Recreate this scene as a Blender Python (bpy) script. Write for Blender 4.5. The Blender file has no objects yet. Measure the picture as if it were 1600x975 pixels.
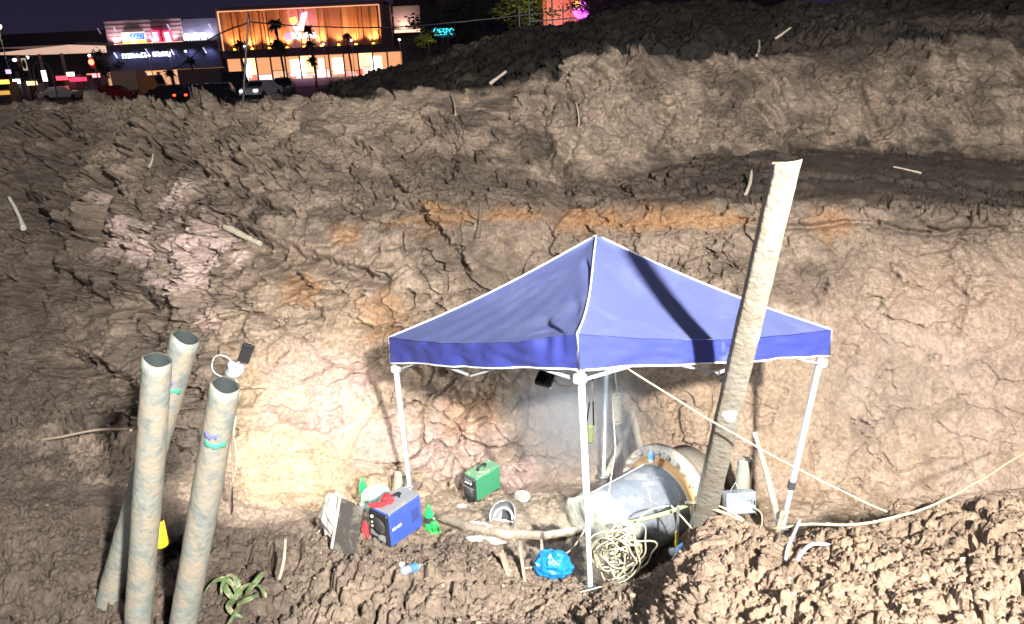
import bpy, math, random
import numpy as np
from mathutils import Vector, Matrix
R = math.radians
random.seed(7)
col = bpy.context.scene.collection
sc = bpy.context.scene

# ------------------------------------------------------------------ camera
CZ = 4.0
PW, PH, F = 1600.0, 975.0, 1155.0
PITCH, ROLL = R(19.1), R(-2.6)
cam_d = bpy.data.cameras.new('camera'); cam = bpy.data.objects.new('camera', cam_d); col.objects.link(cam)
cam_d.sensor_width = 36; cam_d.lens = F/PW*36; cam_d.clip_end = 3000; cam_d.clip_start = .05
cam.location = (0, 0, CZ)
cam.matrix_world = Matrix.Translation((0, 0, CZ)) @ Matrix.Rotation(math.pi/2-PITCH, 4, 'X') @ Matrix.Rotation(ROLL, 4, 'Z')
sc.camera = cam
sc.view_settings.view_transform = 'Standard'; sc.view_settings.look = 'None'
sc.view_settings.exposure = 0.0; sc.view_settings.gamma = 1

# ------------------------------------------------------------------ night sky
w = bpy.data.worlds.new('World'); sc.world = w; w.use_nodes = True
nt = w.node_tree; nt.nodes.clear()
wo = nt.nodes.new('ShaderNodeOutputWorld'); bg = nt.nodes.new('ShaderNodeBackground')
tc = nt.nodes.new('ShaderNodeTexCoord'); sp = nt.nodes.new('ShaderNodeSeparateXYZ'); rp = nt.nodes.new('ShaderNodeValToRGB')
nt.links.new(tc.outputs['Generated'], sp.inputs[0]); nt.links.new(sp.outputs['Z'], rp.inputs[0])
rp.color_ramp.elements[0].position = 0.0; rp.color_ramp.elements[0].color = (.020, .016, .034, 1)
rp.color_ramp.elements[1].position = .35; rp.color_ramp.elements[1].color = (.009, .010, .026, 1)
nt.links.new(rp.outputs[0], bg.inputs[0]); bg.inputs[1].default_value = 1.0
nt.links.new(bg.outputs[0], wo.inputs[0])

def lamp(name, kind, loc, energy, color, radius=.1, target=None, spot=None, blend=.5, parent=None, sizey=None):
    d = bpy.data.lights.new(name, kind); d.energy = energy; d.color = color
    if kind == 'SPOT':
        d.spot_size = R(spot or 90); d.spot_blend = blend; d.shadow_soft_size = radius
    elif kind == 'POINT': d.shadow_soft_size = radius
    else: d.size = radius
    o = bpy.data.objects.new(name, d); col.objects.link(o); o.location = loc
    if target is not None:
        o.rotation_euler = (Vector(target)-Vector(loc)).to_track_quat('-Z', 'Y').to_euler()
    if parent: o.parent = parent
    return o
# the site floodlight on the bank at the photographer's right, just behind the camera
lamp('site_floodlight', 'SPOT', (2.3, -2.33, CZ+2.02), 22500, (1.0, .965, .91), .18, (.6, 8.0, 1.9), 125, .5)
lamp('added_fill_light', 'SPOT', (-2.6, -3.2, CZ+3.4), 2300, (.94, .97, 1.0), .25, (0, 9.5, 2.0), 120, .6)  # added fill lamp behind the camera's left, lifts the darker parts

# ------------------------------------------------------------------ pixel <-> world helpers (survey of the place)
def P(px, py, Y):
    a = px-PW/2; b = py-PH/2; cr, sr = math.cos(ROLL), math.sin(ROLL)
    x = a*cr+b*sr; y = -a*sr+b*cr; c, s = math.cos(PITCH), math.sin(PITCH)
    d = Vector((x/F, c-s*y/F, -s-c*y/F)); d = d/d.y*Y
    return Vector((d.x, d.y, d.z+CZ))
def Pz(px, z, Y):                       # z relative to the camera
    c, s = math.cos(PITCH), math.sin(PITCH)
    d = Y*c-z*s; u = Y*s+z*c; y = -u/d*F
    X = (px-PW/2+y*math.sin(ROLL))/math.cos(ROLL)*d/F
    return Vector((X, Y, z+CZ))
def projn(V):                           # V: (n,3) world -> px,py,depth
    X, Y, Z = V[..., 0], V[..., 1], V[..., 2]-CZ
    c, s = math.cos(PITCH), math.sin(PITCH)
    d = Y*c-Z*s; u = Y*s+Z*c; d = np.where(np.abs(d) < .01, .01, d)
    x = X/d*F; y = -u/d*F; cr, sr = math.cos(ROLL), math.sin(ROLL)
    return PW/2+x*cr-y*sr, PH/2+x*sr+y*cr, d

# ------------------------------------------------------------------ vectorised noise
def _h(i, j, k, s):
    n = (i.astype(np.int64)*73856093) ^ (j.astype(np.int64)*19349663) ^ (k.astype(np.int64)*83492791) ^ (s*2654435)
    n = (n ^ (n >> 13))*1274126177 & 0x7fffffff
    n = (n ^ (n >> 16))*668265263 & 0x7fffffff
    return ((n ^ (n >> 15)) & 0xffff).astype(np.float32)/65535.0
def vnoise(p, s=0):
    i = np.floor(p).astype(np.int64); f = (p-i).astype(np.float32); f = f*f*f*(f*(f*6-15)+10)
    o = 0
    for a in (0, 1):
        for b in (0, 1):
            for c in (0, 1):
                o = o+_h(i[:, 0]+a, i[:, 1]+b, i[:, 2]+c, s)*(f[:, 0] if a else 1-f[:, 0])*(f[:, 1] if b else 1-f[:, 1])*(f[:, 2] if c else 1-f[:, 2])
    return o*2-1
def fbm(p, sc_, oct=4, s=0, gain=.5):
    o = 0; a = 1; t = 0
    for k in range(oct):
        o = o+a*vnoise(p*sc_*(2.03**k)+k*17.3, s+k); t += a; a *= gain
    return o/t
def worley(p, s=0):
    i = np.floor(p).astype(np.int64); f = (p-i).astype(np.float32)
    f1 = np.full(len(p), 9., np.float32); f2 = f1.copy(); idv = np.zeros(len(p), np.float32)
    for a in (-1, 0, 1):
        for b in (-1, 0, 1):
            for c in (-1, 0, 1):
                I, J, K = i[:, 0]+a, i[:, 1]+b, i[:, 2]+c
                hx = _h(I, J, K, s+1)
                d = (a+hx-f[:, 0])**2+(b+_h(I, J, K, s+2)-f[:, 1])**2+(c+_h(I, J, K, s+3)-f[:, 2])**2
                n = d < f1
                f2 = np.where(n, f1, np.minimum(f2, d)); idv = np.where(n, hx, idv); f1 = np.where(n, d, f1)
    return np.sqrt(f1), np.sqrt(f2), idv
def sstep(a, b, x):
    t = np.clip((x-a)/(b-a), 0, 1); return t*t*(3-2*t)

# ------------------------------------------------------------------ materials
def nd(nt, t, **k):
    n = nt.nodes.new(t)
    for a, v in k.items(): setattr(n, a, v)
    return n
MUD = (.25, .19, .135)
def mat(name, base, rough=.6, metal=0., mud=0., mudscale=6., bump=.0, bscale=40., var=.12, emit=None, es=0., mudc=MUD, trans=0., alpha=1., coat=0.):
    m = bpy.data.materials.new(name); m.use_nodes = True; t = m.node_tree
    b = t.nodes['Principled BSDF']; L = t.links.new
    tc = nd(t, 'ShaderNodeTexCoord')
    n1 = nd(t, 'ShaderNodeTexNoise'); n1.inputs['Scale'].default_value = mudscale*2.3; n1.inputs['Detail'].default_value = 6
    L(tc.outputs['Object'], n1.inputs[0])
    mx = nd(t, 'ShaderNodeMix', data_type='RGBA'); mx.inputs[6].default_value = (*[c*(1-var) for c in base], 1); mx.inputs[7].default_value = (*[min(1, c*(1+var)) for c in base], 1)
    L(n1.outputs[0], mx.inputs[0]); out = mx.outputs[2]
    b.inputs['Roughness'].default_value = rough
    if mud > 0:
        n2 = nd(t, 'ShaderNodeTexNoise'); n2.inputs['Scale'].default_value = mudscale; n2.inputs['Detail'].default_value = 8; n2.inputs['Roughness'].default_value = .65; n2.inputs['Distortion'].default_value = .6
        L(tc.outputs['Object'], n2.inputs[0])
        r = nd(t, 'ShaderNodeMapRange'); r.inputs[1].default_value = .72-mud*.45; r.inputs[2].default_value = .80-mud*.35
        L(n2.outputs[0], r.inputs[0])
        m2 = nd(t, 'ShaderNodeMix', data_type='RGBA'); m2.inputs[7].default_value = (*mudc, 1)
        L(r.outputs[0], m2.inputs[0]); L(out, m2.inputs[6]); out = m2.outputs[2]
        rr = nd(t, 'ShaderNodeMapRange'); rr.inputs[3].default_value = rough; rr.inputs[4].default_value = .9
        L(r.outputs[0], rr.inputs[0]); L(rr.outputs[0], b.inputs['Roughness'])
    L(out, b.inputs['Base Color']); b.inputs['Metallic'].default_value = metal
    if trans: b.inputs['Transmission Weight'].default_value = trans
    if alpha < 1: b.inputs['Alpha'].default_value = alpha
    if coat: b.inputs['Coat Weight'].default_value = coat
    if emit: b.inputs['Emission Color'].default_value = (*emit, 1); b.inputs['Emission Strength'].default_value = es
    if bump:
        n3 = nd(t, 'ShaderNodeTexNoise'); n3.inputs['Scale'].default_value = bscale; n3.inputs['Detail'].default_value = 6
        L(tc.outputs['Object'], n3.inputs[0])
        bp = nd(t, 'ShaderNodeBump'); bp.inputs['Strength'].default_value = bump; bp.inputs['Distance'].default_value = .02
        L(n3.outputs[0], bp.inputs['Height']); L(bp.outputs[0], b.inputs['Normal'])
    return m

# ------------------------------------------------------------------ mesh builder
def basis(d, up=(0, 0, 1)):
    d = Vector(d).normalized(); up = Vector(up)
    if abs(d.dot(up)) > .98: up = Vector((1, 0, 0))
    x = d.cross(up).normalized(); return x, x.cross(d).normalized(), d
class MB:
    def __init__(s): s.v = []; s.f = []; s.sm = []
    def add(s, vs, fs, smooth=False):
        o = len(s.v); s.v += [Vector(v) for v in vs]; s.f += [tuple(i+o for i in f) for f in fs]; s.sm += [smooth]*len(fs)
        return s
    def box(s, c, size, M=None, bev=0.):
        x, y, z = [q/2 for q in size]; b = min(bev, x*.9, y*.9, z*.9)
        if b <= 0:
            vs = [(i*x, j*y, k*z) for k in (-1, 1) for j in (-1, 1) for i in (-1, 1)]
            fs = [(0, 2, 3, 1), (4, 5, 7, 6), (0, 1, 5, 4), (2, 6, 7, 3), (0, 4, 6, 2), (1, 3, 7, 5)]
        else:
            vs = []
            for k in (-1, 1):
                for j in (-1, 1):
                    for i in (-1, 1): vs += [(i*(x-b), j*(y-b), k*z), (i*(x-b), j*y, k*(z-b)), (i*x, j*(y-b), k*(z-b))]
            id = lambda i, j, k, t: ((k > 0)*4+(j > 0)*2+(i > 0))*3+t
            fs = []
            for k in (-1, 1):
                q = [id(-1, -1, k, 0), id(1, -1, k, 0), id(1, 1, k, 0), id(-1, 1, k, 0)]; fs.append(q if k > 0 else q[::-1])
                q = [id(-1, k, -1, 1), id(1, k, -1, 1), id(1, k, 1, 1), id(-1, k, 1, 1)]; fs.append(q if k < 0 else q[::-1])
                q = [id(k, -1, -1, 2), id(k, 1, -1, 2), id(k, 1, 1, 2), id(k, -1, 1, 2)]; fs.append(q if k > 0 else q[::-1])
            for a in (-1, 1):
                for c2 in (-1, 1):
                    fs.append([id(-1, a, c2, 0), id(1, a, c2, 0), id(1, a, c2, 1), id(-1, a, c2, 1)])
                    fs.append([id(a, -1, c2, 0), id(a, 1, c2, 0), id(a, 1, c2, 2), id(a, -1, c2, 2)])
                    fs.append([id(a, c2, -1, 1), id(a, c2, 1, 1), id(a, c2, 1, 2), id(a, c2, -1, 2)])
                    for e in (-1, 1): fs.append([id(a, c2, e, 0), id(a, c2, e, 1), id(a, c2, e, 2)])
        vs = [Vector(v) for v in vs]
        if M is not None: vs = [M @ v for v in vs]
        return s.add([v+Vector(c) for v in vs], fs)
    def tube(s, pts, r, n=8, caps=True, jit=0., up=(0, 0, 1)):
        pts = [Vector(p) for p in pts]; m = len(pts)
        rs = r if isinstance(r, (list, tuple)) else [r]*m
        vs = []; fs = []; px = None
        for i, p in enumerate(pts):
            d = (pts[min(i+1, m-1)]-pts[max(i-1, 0)])
            if d.length < 1e-9: d = Vector((0, 0, 1))
            x, y, _ = basis(d, up)
            if px is not None:
                d.normalize(); x = (px-d*px.dot(d)).normalized(); y = d.cross(x)*1.0
            px = x
            for k in range(n):
                a = 2*math.pi*k/n; q = rs[i]*(1+random.uniform(-jit, jit))
                vs.append(p+x*math.cos(a)*q+y*math.sin(a)*q)
        for i in range(m-1):
            for k in range(n): fs.append((i*n+k, i*n+(k+1) % n, (i+1)*n+(k+1) % n, (i+1)*n+k))
        s.add(vs, fs, True)
        if caps: s.f += [tuple(len(s.v)-m*n+k for k in range(n))[::-1], tuple(len(s.v)-n+k for k in range(n))]; s.sm += [False, False]
        return s
    def bar(s, a, b, wd, ht=None):
        a, b = Vector(a), Vector(b); x, y, z = basis(b-a); M = Matrix((x, y, z)).transposed()
        return s.box((a+b)/2, (wd, ht or wd, (b-a).length), M, min(wd, ht or wd)*.15)
    def lathe(s, prof, o=(0, 0, 0), ax=(0, 0, 1), n=24, smooth=True):
        x, y, z = basis(ax); vs = []; fs = []; o = Vector(o)
        for r, h in prof:
            for k in range(n):
                a = 2*math.pi*k/n; vs.append(o+x*r*math.cos(a)+y*r*math.sin(a)+z*h)
        for i in range(len(prof)-1):
            for k in range(n): fs.append((i*n+k, i*n+(k+1) % n, (i+1)*n+(k+1) % n, (i+1)*n+k))
        return s.add(vs, fs, smooth)
    def ell(s, c, rad, n=12, M=None, nz=0., seed=1):
        rng = random.Random(seed); vs = []; fs = []; m = n//2
        for i in range(m+1):
            t = math.pi*i/m
            for k in range(n):
                a = 2*math.pi*k/n; q = 1+rng.uniform(-nz, nz)
                v = Vector((rad[0]*math.sin(t)*math.cos(a)*q, rad[1]*math.sin(t)*math.sin(a)*q, rad[2]*math.cos(t)*q))
                vs.append((M @ v if M is not None else v)+Vector(c))
        for i in range(m):
            for k in range(n): fs.append((i*n+k, (i+1)*n+k, (i+1)*n+(k+1) % n, i*n+(k+1) % n))
        return s.add(vs, fs, True)
    def quad(s, a, b, c, d): return s.add([a, b, c, d], [(0, 1, 2, 3)])
    def prism(s, poly, axis, th, O=(0, 0, 0)):       # poly: list of 3d points, extruded by vector axis*th
        n = len(poly); A = [Vector(p)+Vector(O) for p in poly]; e = Vector(axis).normalized()*th; B = [p+e for p in A]
        return s.add(A+B, [tuple(range(n))[::-1], tuple(range(n, 2*n))]+[(i, (i+1) % n, n+(i+1) % n, n+i) for i in range(n)])
    def build(s, name, m, parent=None, label=None, loc=None, solid=0.):
        me = bpy.data.meshes.new(name)
        off = Vector((0, 0, 0))
        o = bpy.data.objects.new(name, me)
        if parent is not None:
            o.parent = parent; off = Vector(parent.get('_o', (0, 0, 0)))
        elif loc is not None: off = Vector(loc); o.location = off
        me.from_pydata([v-off for v in s.v], [], s.f)
        me.polygons.foreach_set('use_smooth', s.sm); me.update()
        if m: me.materials.append(m)
        col.objects.link(o); o['_o'] = tuple(off)
        if label: o['label'] = label
        if solid:
            md = o.modifiers.new('solid', 'SOLIDIFY'); md.thickness = solid
        return o
def root(name, loc, label, cat, group=None, kind=None, rz=0.):
    o = bpy.data.objects.new(name, None); col.objects.link(o); o.location = loc; o.rotation_euler[2] = rz
    o['label'] = label; o['category'] = cat; o['_o'] = tuple(loc)
    if group: o['group'] = group
    o.empty_display_size = .1
    return o
def tag(o, label=None, cat=None, group=None, kind=None):
    if label: o['label'] = label
    if cat: o['category'] = cat
    if group: o['group'] = group
    if kind: o['kind'] = kind
    return o
def dup(o, loc, label, rz=0., scale=1., group=None):
    c = o.copy(); col.objects.link(c); c.location = loc; c.rotation_euler[2] = rz; c.scale = (scale,)*3; c['label'] = label
    for ch in o.children:
        d = ch.copy(); col.objects.link(d); d.parent = c
        for g in ch.children:
            e = g.copy(); col.objects.link(e); e.parent = d
    return c
def text(name, s, m, o, xdir, updir, height, width=None, th=.02, parent=None, label=None, bold=0.):
    cu = bpy.data.curves.new('t', 'FONT'); cu.body = s; cu.extrude = th/2; cu.offset = bold; cu.resolution_u = 3
    t = bpy.data.objects.new('t', cu); col.objects.link(t)
    me = bpy.data.meshes.new_from_object(t.evaluated_get(bpy.context.evaluated_depsgraph_get()))
    bpy.data.objects.remove(t)
    V = np.array([v.co[:] for v in me.vertices]); mn, mx = V.min(0), V.max(0)
    sy = height/(mx[1]-mn[1]); sx = width/(mx[0]-mn[0]) if width else sy
    xd, ud = Vector(xdir).normalized(), Vector(updir).normalized(); nd_ = xd.cross(ud)
    b = MB(); b.add([Vector(o)+xd*(v[0]-mn[0])*sx+ud*(v[1]-mn[1])*sy+nd_*(v[2]+th/2+.002) for v in V], [tuple(p.vertices) for p in me.polygons])
    bpy.data.meshes.remove(me)
    return b.build(name, m, parent, label)

# ================================================================== GROUND: pit, benches, spoil heaps, plain
Q = 0.8
CX = [-900, -250, 0, 130, 260, 400, 520, 640, 780, 900, 1000, 1060, 1110, 1250, 1420, 1600, 1900, 2600]
#      each row: list over CX of (kind, value, Y):  p = seen at pixel height value, z = height relative to the eye
def row(kind, vals, Ys):
    return [(kind if not isinstance(v, tuple) else v[0], v if not isinstance(v, tuple) else v[1], y) for v, y in zip(vals, Ys)]
z = lambda v: ('z', v)
ROWS = [
 ('A0', row('x', [-1.65]*18, [-9]*18), 4),
 ('A1', row('x', [-1.65]*18, [-.9]*18), 22),
 ('B', row('z', [-1.6, -1.65, -1.7, -1.72, -1.78, -2.1, -2.7, -3.05, -3.05, -3.05, -3.0, -2.95, -2.85, -2.8, -2.75, -2.7, -2.7, -2.7], [1.5]*4+[1.55, 1.8, 2.2]+[2.4]*5+[2.2]*6), 50),  # unseen bank left of the camera, raised to shade the left foreground
 ('C', row('p', [990]*18, [4.0, 4.1, 4.2, 4.3, 4.3, 4.4, 4.35, 4.3, 4.3, 4.3, 4.05, 3.7, 3.4, 3.2, 3.1, 3.0, 3.0, 3.0]), 110),
 ('D', row('p', [850, 850, 850, 860, 870, 890, 890, 900, 910, 945, 950, 938, 905, 900, 900, 890, 890, 890], [5.0, 5.1, 5.2, 5.2, 5.2, 5.15, 5.2, 5.1, 5.0, 4.7, 4.5, 4.2, 4.0, 3.9, 3.8, 3.7, 3.7, 3.7]), 110),
 ('E', row('p', [750, 760, 770, 780, 800, 825, 845, 850, 868, 915, 925, 885, 818, 842, 820, 806, 800, 800], [6.0, 6.0, 6.0, 6.0, 6.0, 6.0, 5.8, 5.8, 5.4, 5.1, 4.95, 4.9, 4.8, 4.75, 4.8, 4.9, 5, 5]), 50),
 ('F', row('p', [720, 730, 735, 750, 770, 805, 828, 828, 838, z(-4.75), z(-4.9), z(-4.9), z(-4.8), z(-4.7), z(-4.7), z(-4.7), z(-4.6), z(-4.5)], [6.6]*5+[6.4, 6.3, 6.2, 5.8, 5.75, 5.8, 5.8, 5.7, 5.7, 5.7, 5.8, 6, 6]), 50),
 ('G', row('p', [680, 690, 700, 710, 745, 795, 805, 798, 796, z(-4.75), z(-5.0), z(-5.0), z(-5.1), z(-5.05), z(-5.05), z(-5.05), z(-4.9), z(-4.8)], [7.2]*4+[7.1, 6.7, 6.8, 6.9, 6.8, 6.9, 7.1, 6.9, 6.8, 6.8, 6.9, 6.95, 7.1, 7.1]), 70),
 ('H', row('p', [630, 640, 645, 655, 700, 772, 775, 757, 752, 752, 745, 765, z(-5), z(-5.05), z(-5.1), z(-5.1), z(-5.0), z(-4.9)], [7.9, 7.9, 7.9, 7.9, 7.7, 7.1, 7.3, 7.6, 7.8, 8.2, 8.2, 7.95, 7.6, 7.4, 7.4, 7.5, 7.6, 7.7]), 110),
 ('I', row('p', [550, 555, 560, 570, 600, 650, 650, 640, 650, 640, 640, 655, 670, 685, 690, 690, 690, 690], [8.7, 8.7, 8.7, 8.7, 8.4, 7.9, 8.1, 8.2, 8.5, 8.7, 8.6, 8.3, 8.0, 7.8, 7.75, 7.8, 7.9, 8.1]), 120),
 ('J', row('p', [440, 445, 450, 460, 470, 500, 510, 510, 500, 480, 455, 450, 460, 480, 485, 480, 480, 480], [9.8, 9.7, 9.7, 9.7, 9.5, 8.9, 8.9, 9.0, 9.2, 9.3, 9.25, 9.1, 8.9, 8.65, 8.65, 8.75, 8.9, 9.0]), 130),
 ('K', row('p', [330, 330, 330, 335, 340, 350, 340, 325, 318, 320, 328, 328, 330, 334, 337, 342, 350, 360], [11.2, 11, 11, 11, 10.8, 10.2, 10.2, 10.2, 10.2, 10.2, 10.0, 9.9, 9.8, 9.6, 9.6, 9.7, 9.8, 9.9]), 70),
 ('L', row('p', [260, 265, 270, 275, 280, 280, 270, 270, 285, 282, 272, 258, 245, 232, 238, 250, 260, 270], [11.9, 11.8, 11.7, 11.7, 11.5, 11.1, 11.1, 11.2, 11.0, 11.6, 12.2, 12.5, 12.8, 13.2, 13.3, 13.3, 13.3, 13.3]), 150),
 ('M', row('p', [172, 168, 158, 152, 160, 158, 152, 146, 140, 88, 88, 96, 98, 84, 72, 62, 55, 50], [13.2]*7+[13.4, 13.6, 14, 14.3, 14.5, 14.6, 14.8, 15, 15, 15, 15]), 40),
 ('N', row('z', [-1.9, -1.9, -1.9, -1.9, -1.9, -1.8, -1.5, -1.2, -.85, -.15, -.05, 0, 0, .1, .2, .3, .3, .3], [15.4]*7+[15.6, 15.6, 15.6, 15.8, 16, 16, 16.2, 16.4, 16.4, 16.4, 16.4]), 90),
 ('O', row('p', [z(-2.5), z(-2.5), z(-2.5), z(-2.5), z(-2.45), z(-2.3), 128, 92, 54, 34, 2, 0, -6, 6, -25, -40, -40, -40], [21]*18), 20),
 ('O2', row('z', [-2.5, -2.5, -2.5, -2.5, -2.5, -2.5, -2.5, -2.5, -2.5, -2.4, -2.2, -2, -2, -2, -2, -2, -2, -2], [28]*18), 12),
 ('P', row('z', [-2.5]*18, [70]*18), 4),
 ('R', row('z', [-2.5]*18, [700]*18), 0)]
CT = np.zeros((len(ROWS), len(CX), 3), np.float64)
for i, (nm, rw, _) in enumerate(ROWS):
    for j, (k, v, Y) in enumerate(rw):
        CT[i, j] = ((CX[j]-800)/180., Y, v+CZ) if k == 'x' else (P(CX[j], v, Y) if k == 'p' else Pz(CX[j], v, Y))
# columns first
cs = []
for a, b in zip(CX[:-1], CX[1:]):
    st = 1.55/Q if a >= -250 and b <= 1900 else 9
    n = max(2, int((b-a)/st)); cs += [a+(b-a)*i/n for i in range(n)]
cs.append(CX[-1]); cs = np.array(cs); NC = len(cs)
vs_, rowid = [], []
for i, (_, _, n) in enumerate(ROWS[:-1]):
    n = max(2, int(n*Q)) if i > 1 else n
    vs_ += [i+k/n for k in range(n)]
vs_.append(len(ROWS)-1); vs_ = np.array(vs_); NR = len(vs_)
G0 = np.zeros((len(ROWS), NC, 3))
for i in range(len(ROWS)):
    for c in range(3): G0[i, :, c] = np.interp(cs, CX, CT[i, :, c])
fl = np.minimum(vs_.astype(int), len(ROWS)-2); fr = (vs_-fl)[:, None, None]
G = G0[fl]*(1-fr)+G0[fl+1]*fr
def blur(A, axis, k):
    ker = np.hanning(k+2)[1:-1]; ker /= ker.sum(); h = k//2
    A = np.moveaxis(A, axis, 0); pad = np.concatenate([A[:1].repeat(h, 0)*1., A, A[-1:].repeat(h, 0)], 0)
    out = sum(ker[i]*pad[i:i+len(A)] for i in range(k)); return np.moveaxis(out, 0, axis)
i0 = int(np.argmax(vs_ >= 1.5)); i1 = int(np.argmax(vs_ >= 16))
G[i0:i1] = blur(G[i0:i1], 0, int(15*Q)|1)
G = blur(G, 1, int(31*Q)|1)
pxg, pyg, dg = projn(G)
def nrm(A):
    du = np.gradient(A, axis=1); dv = np.gradient(A, axis=0); n = np.cross(du, dv)
    return n/(np.linalg.norm(n, axis=2, keepdims=True)+1e-9)
N = nrm(G)
# roughness of the soil over the site
RR = {'A0': .2, 'A1': .2, 'B': .35, 'C': .85, 'D': .8, 'E': .7, 'F': .45, 'G': .4, 'H': .5, 'I': .55, 'J': .6, 'K': .75, 'L': .8, 'M': .9, 'N': 1.1, 'O': .9, 'O2': .2, 'P': 0, 'R': 0}
rr = np.array([RR[r[0]] for r in ROWS]); rough = np.repeat(np.interp(vs_, np.arange(len(ROWS)), rr)[:, None], NC, 1)
V = np.repeat(vs_[:, None], NC, 1); U = np.repeat(cs[None, :], NR, 0)
wl = (V > 6)*(V < 14)
rough *= 1+1.15*wl*sstep(480, 280, U)
rough *= 1+.15*sstep(4.9, 4.2, V)*sstep(1000, 900, U)
rough *= 1+.10*sstep(6, 5, V)*sstep(1000, 1100, U)
rough *= 1-.45*sstep(7.2, 8, V)*sstep(11.2, 10.4, V)*sstep(1080, 1250, U)
rough *= 1-.5*sstep(7.2, 8, V)*sstep(10.2, 9.4, V)*sstep(790, 860, U)*sstep(1040, 960, U)
rough *= 1-.5*sstep(11, 11.3, V)*sstep(12.1, 11.9, V)*sstep(1000, 1150, U)
p = G.reshape(-1, 3); rg = rough.reshape(-1)
Vf, Uf = V.reshape(-1), U.reshape(-1)
near = (p[:, 1] < 30) & (Vf > 1.2)
q = p[near].astype(np.float32); r_ = rg[near]
wv = np.stack([vnoise(q*2.3, 91), vnoise(q*2.3+5.1, 92), vnoise(q*2.3+9.7, 93)], 1)
wv3 = np.stack([fbm(q, 6., 3, 191), fbm(q+3.3, 6., 3, 192), fbm(q+7.1, 6., 3, 193)], 1)
q2 = q+wv*.10+wv3*.075
sz = 1.0
f1, f2, ida = worley(q2*np.array([2.9, 2.9, 3.6], np.float32), 1)
g1, g2, idb = worley(q2*np.array([7., 7., 8.], np.float32)+3.3, 2)
wv2 = np.stack([vnoise(q*11, 81), vnoise(q*11+5.1, 82), vnoise(q*11+9.7, 83)], 1)
h1, h2, idc = worley((q+wv*.06+wv3*.03+wv2*.03)*17.+7.7, 3)
cl = sstep(-.35, .35, fbm(q, .9, 3, 40))
cl2 = sstep(-.3, .3, fbm(q, 2.2, 3, 50))
big = fbm(q, .55, 3, 11)
mid = fbm(q, 2.6, 5, 21, .55)
fine = fbm(q, 14, 4, 31, .6)
rid = 1-np.abs(fbm(q2, 4.5, 4, 61, .55))*2.6
crk = lambda a, b, wd: sstep(0, wd, b-a)
d1 = ((1-f1*f1)*.35+(ida-.5)*1.0)*crk(f1, f2, .16)-(1-crk(f1, f2, .08))*.85
d2 = ((1-g1*g1)*.35+(idb-.5)*1.0)*crk(g1, g2, .2)-(1-crk(g1, g2, .11))*.65
d3 = ((1-h1*h1)*.45+(idc-.5)*1.0)*crk(h1, h2, .25)
tb = .5-np.abs(fbm(q, 5.5, 4, 141, .6))*2.2
smooth = np.clip(1.1-r_, 0, 1)
wq = sstep(7, 8, Vf[near])*(Vf[near] < 14)                      # the cut faces are torn deeper than the trodden floor
gul = .5-np.abs(fbm(np.stack([q[:, 0]*1.0+q[:, 2]*.75, q[:, 1]*.5, q[:, 2]*.5-q[:, 0]*.2], 1).astype(np.float32), 1.25, 4, 151, .55))*2.4
tb2 = .5-np.abs(fbm(q+wv*.1, 2.6, 5, 161, .6))*2.3
cav = sstep(.30, .46, fbm(q+wv3*.05, 3.1, 4, 181, .55))
e1, e2, ide = worley((q+wv*.16+wv3*.06)*np.array([1.5, 1.5, 2.1], np.float32)+11.3, 14)
sm = sstep(-.05, .3, fbm(q+wv*.1, .75, 3, 231))*wq                    # scraped smooth faces between torn ground
slabs = ((ide-.5)*.9+(1-e1)*.25)*crk(e1, e2, .10)-(1-crk(e1, e2, .045))*.75*cl
rgh = r_*(1-.72*sm)
disp = (big*.22*np.clip(r_*1.4, .3, 1)+mid*.11*np.clip(rgh*1.3, .25, 1.2)+rgh*(d1*.15*(.1+.9*cl)+d2*.060*(.1+.9*cl2)+d3*.030*(1-.5*(1-wq)*(Uf[near] > 1060)))
        +fine*.016*np.clip(r_*1.6, .5, 1.4)*(1-.4*sm)+rgh*tb*.03+wq*np.clip(r_, .35, 1.3)*(slabs*.23+gul*.10+tb2*.06*(1-.6*sm)-cav*.22)*np.clip(.75+.5*cl, 0, 1.3)
        -(1-wq)*r_*cav*.11*(Uf[near] < 1020)+.06*r_*(1-wq)*slabs*(Uf[near] > 1060)-np.abs(fbm(q+wv3*.02, 19, 3, 241, .6))*.045*(1-.5*sm)*np.clip(r_*1.4, .4, 1.2))
# bucket-tooth streaks down the upper cuts and slow fissures in the right-hand wall
sk = vnoise(np.stack([q[:, 0]*5.5+q[:, 2]*1.2+wv[:, 0]*.8, q[:, 1]*.4, q[:, 2]*.7], 1).astype(np.float32), 71)
up = sstep(12.0, 12.3, Vf[near])*sstep(13.1, 12.7, Vf[near])*sstep(780, 900, Uf[near])
disp += np.abs(sk)*-.17*up
sk2 = vnoise(np.stack([q[:, 0]*7+q[:, 2]*4., q[:, 1]*.3, q[:, 2]*1.2-q[:, 0]*.5], 1).astype(np.float32), 72)
disp -= np.abs(sk2)*.05*sstep(7.5, 8.2, Vf[near])*sstep(10.8, 10, Vf[near])*sstep(1050, 1200, Uf[near])*sstep(-.2, .2, fbm(q, .8, 2, 78))
c1, c2, _ = worley((q+wv*.1+wv3*.05)*np.array([1.5, 1.5, .9], np.float32), 9)
wallr = sstep(7.3, 8, Vf[near])*sstep(11, 10.6, Vf[near])*sstep(760, 1000, Uf[near])
disp -= .07*(1-crk(c1, c2, .03))*wallr*sstep(.0, .3, fbm(q, 1.1, 2, 77))
lv = Vf[near]+.05*vnoise(q*1.3, 171)+.03*vnoise(q*4., 172); lu = sstep(900, 1150, Uf[near])
disp += np.exp(-((lv-11.05)/.10)**2)*lu*.10
disp -= np.exp(-((lv-10.86)/.035)**2)*lu*.22*sstep(-.45, .2, fbm(q, .8, 2, 173))
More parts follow.
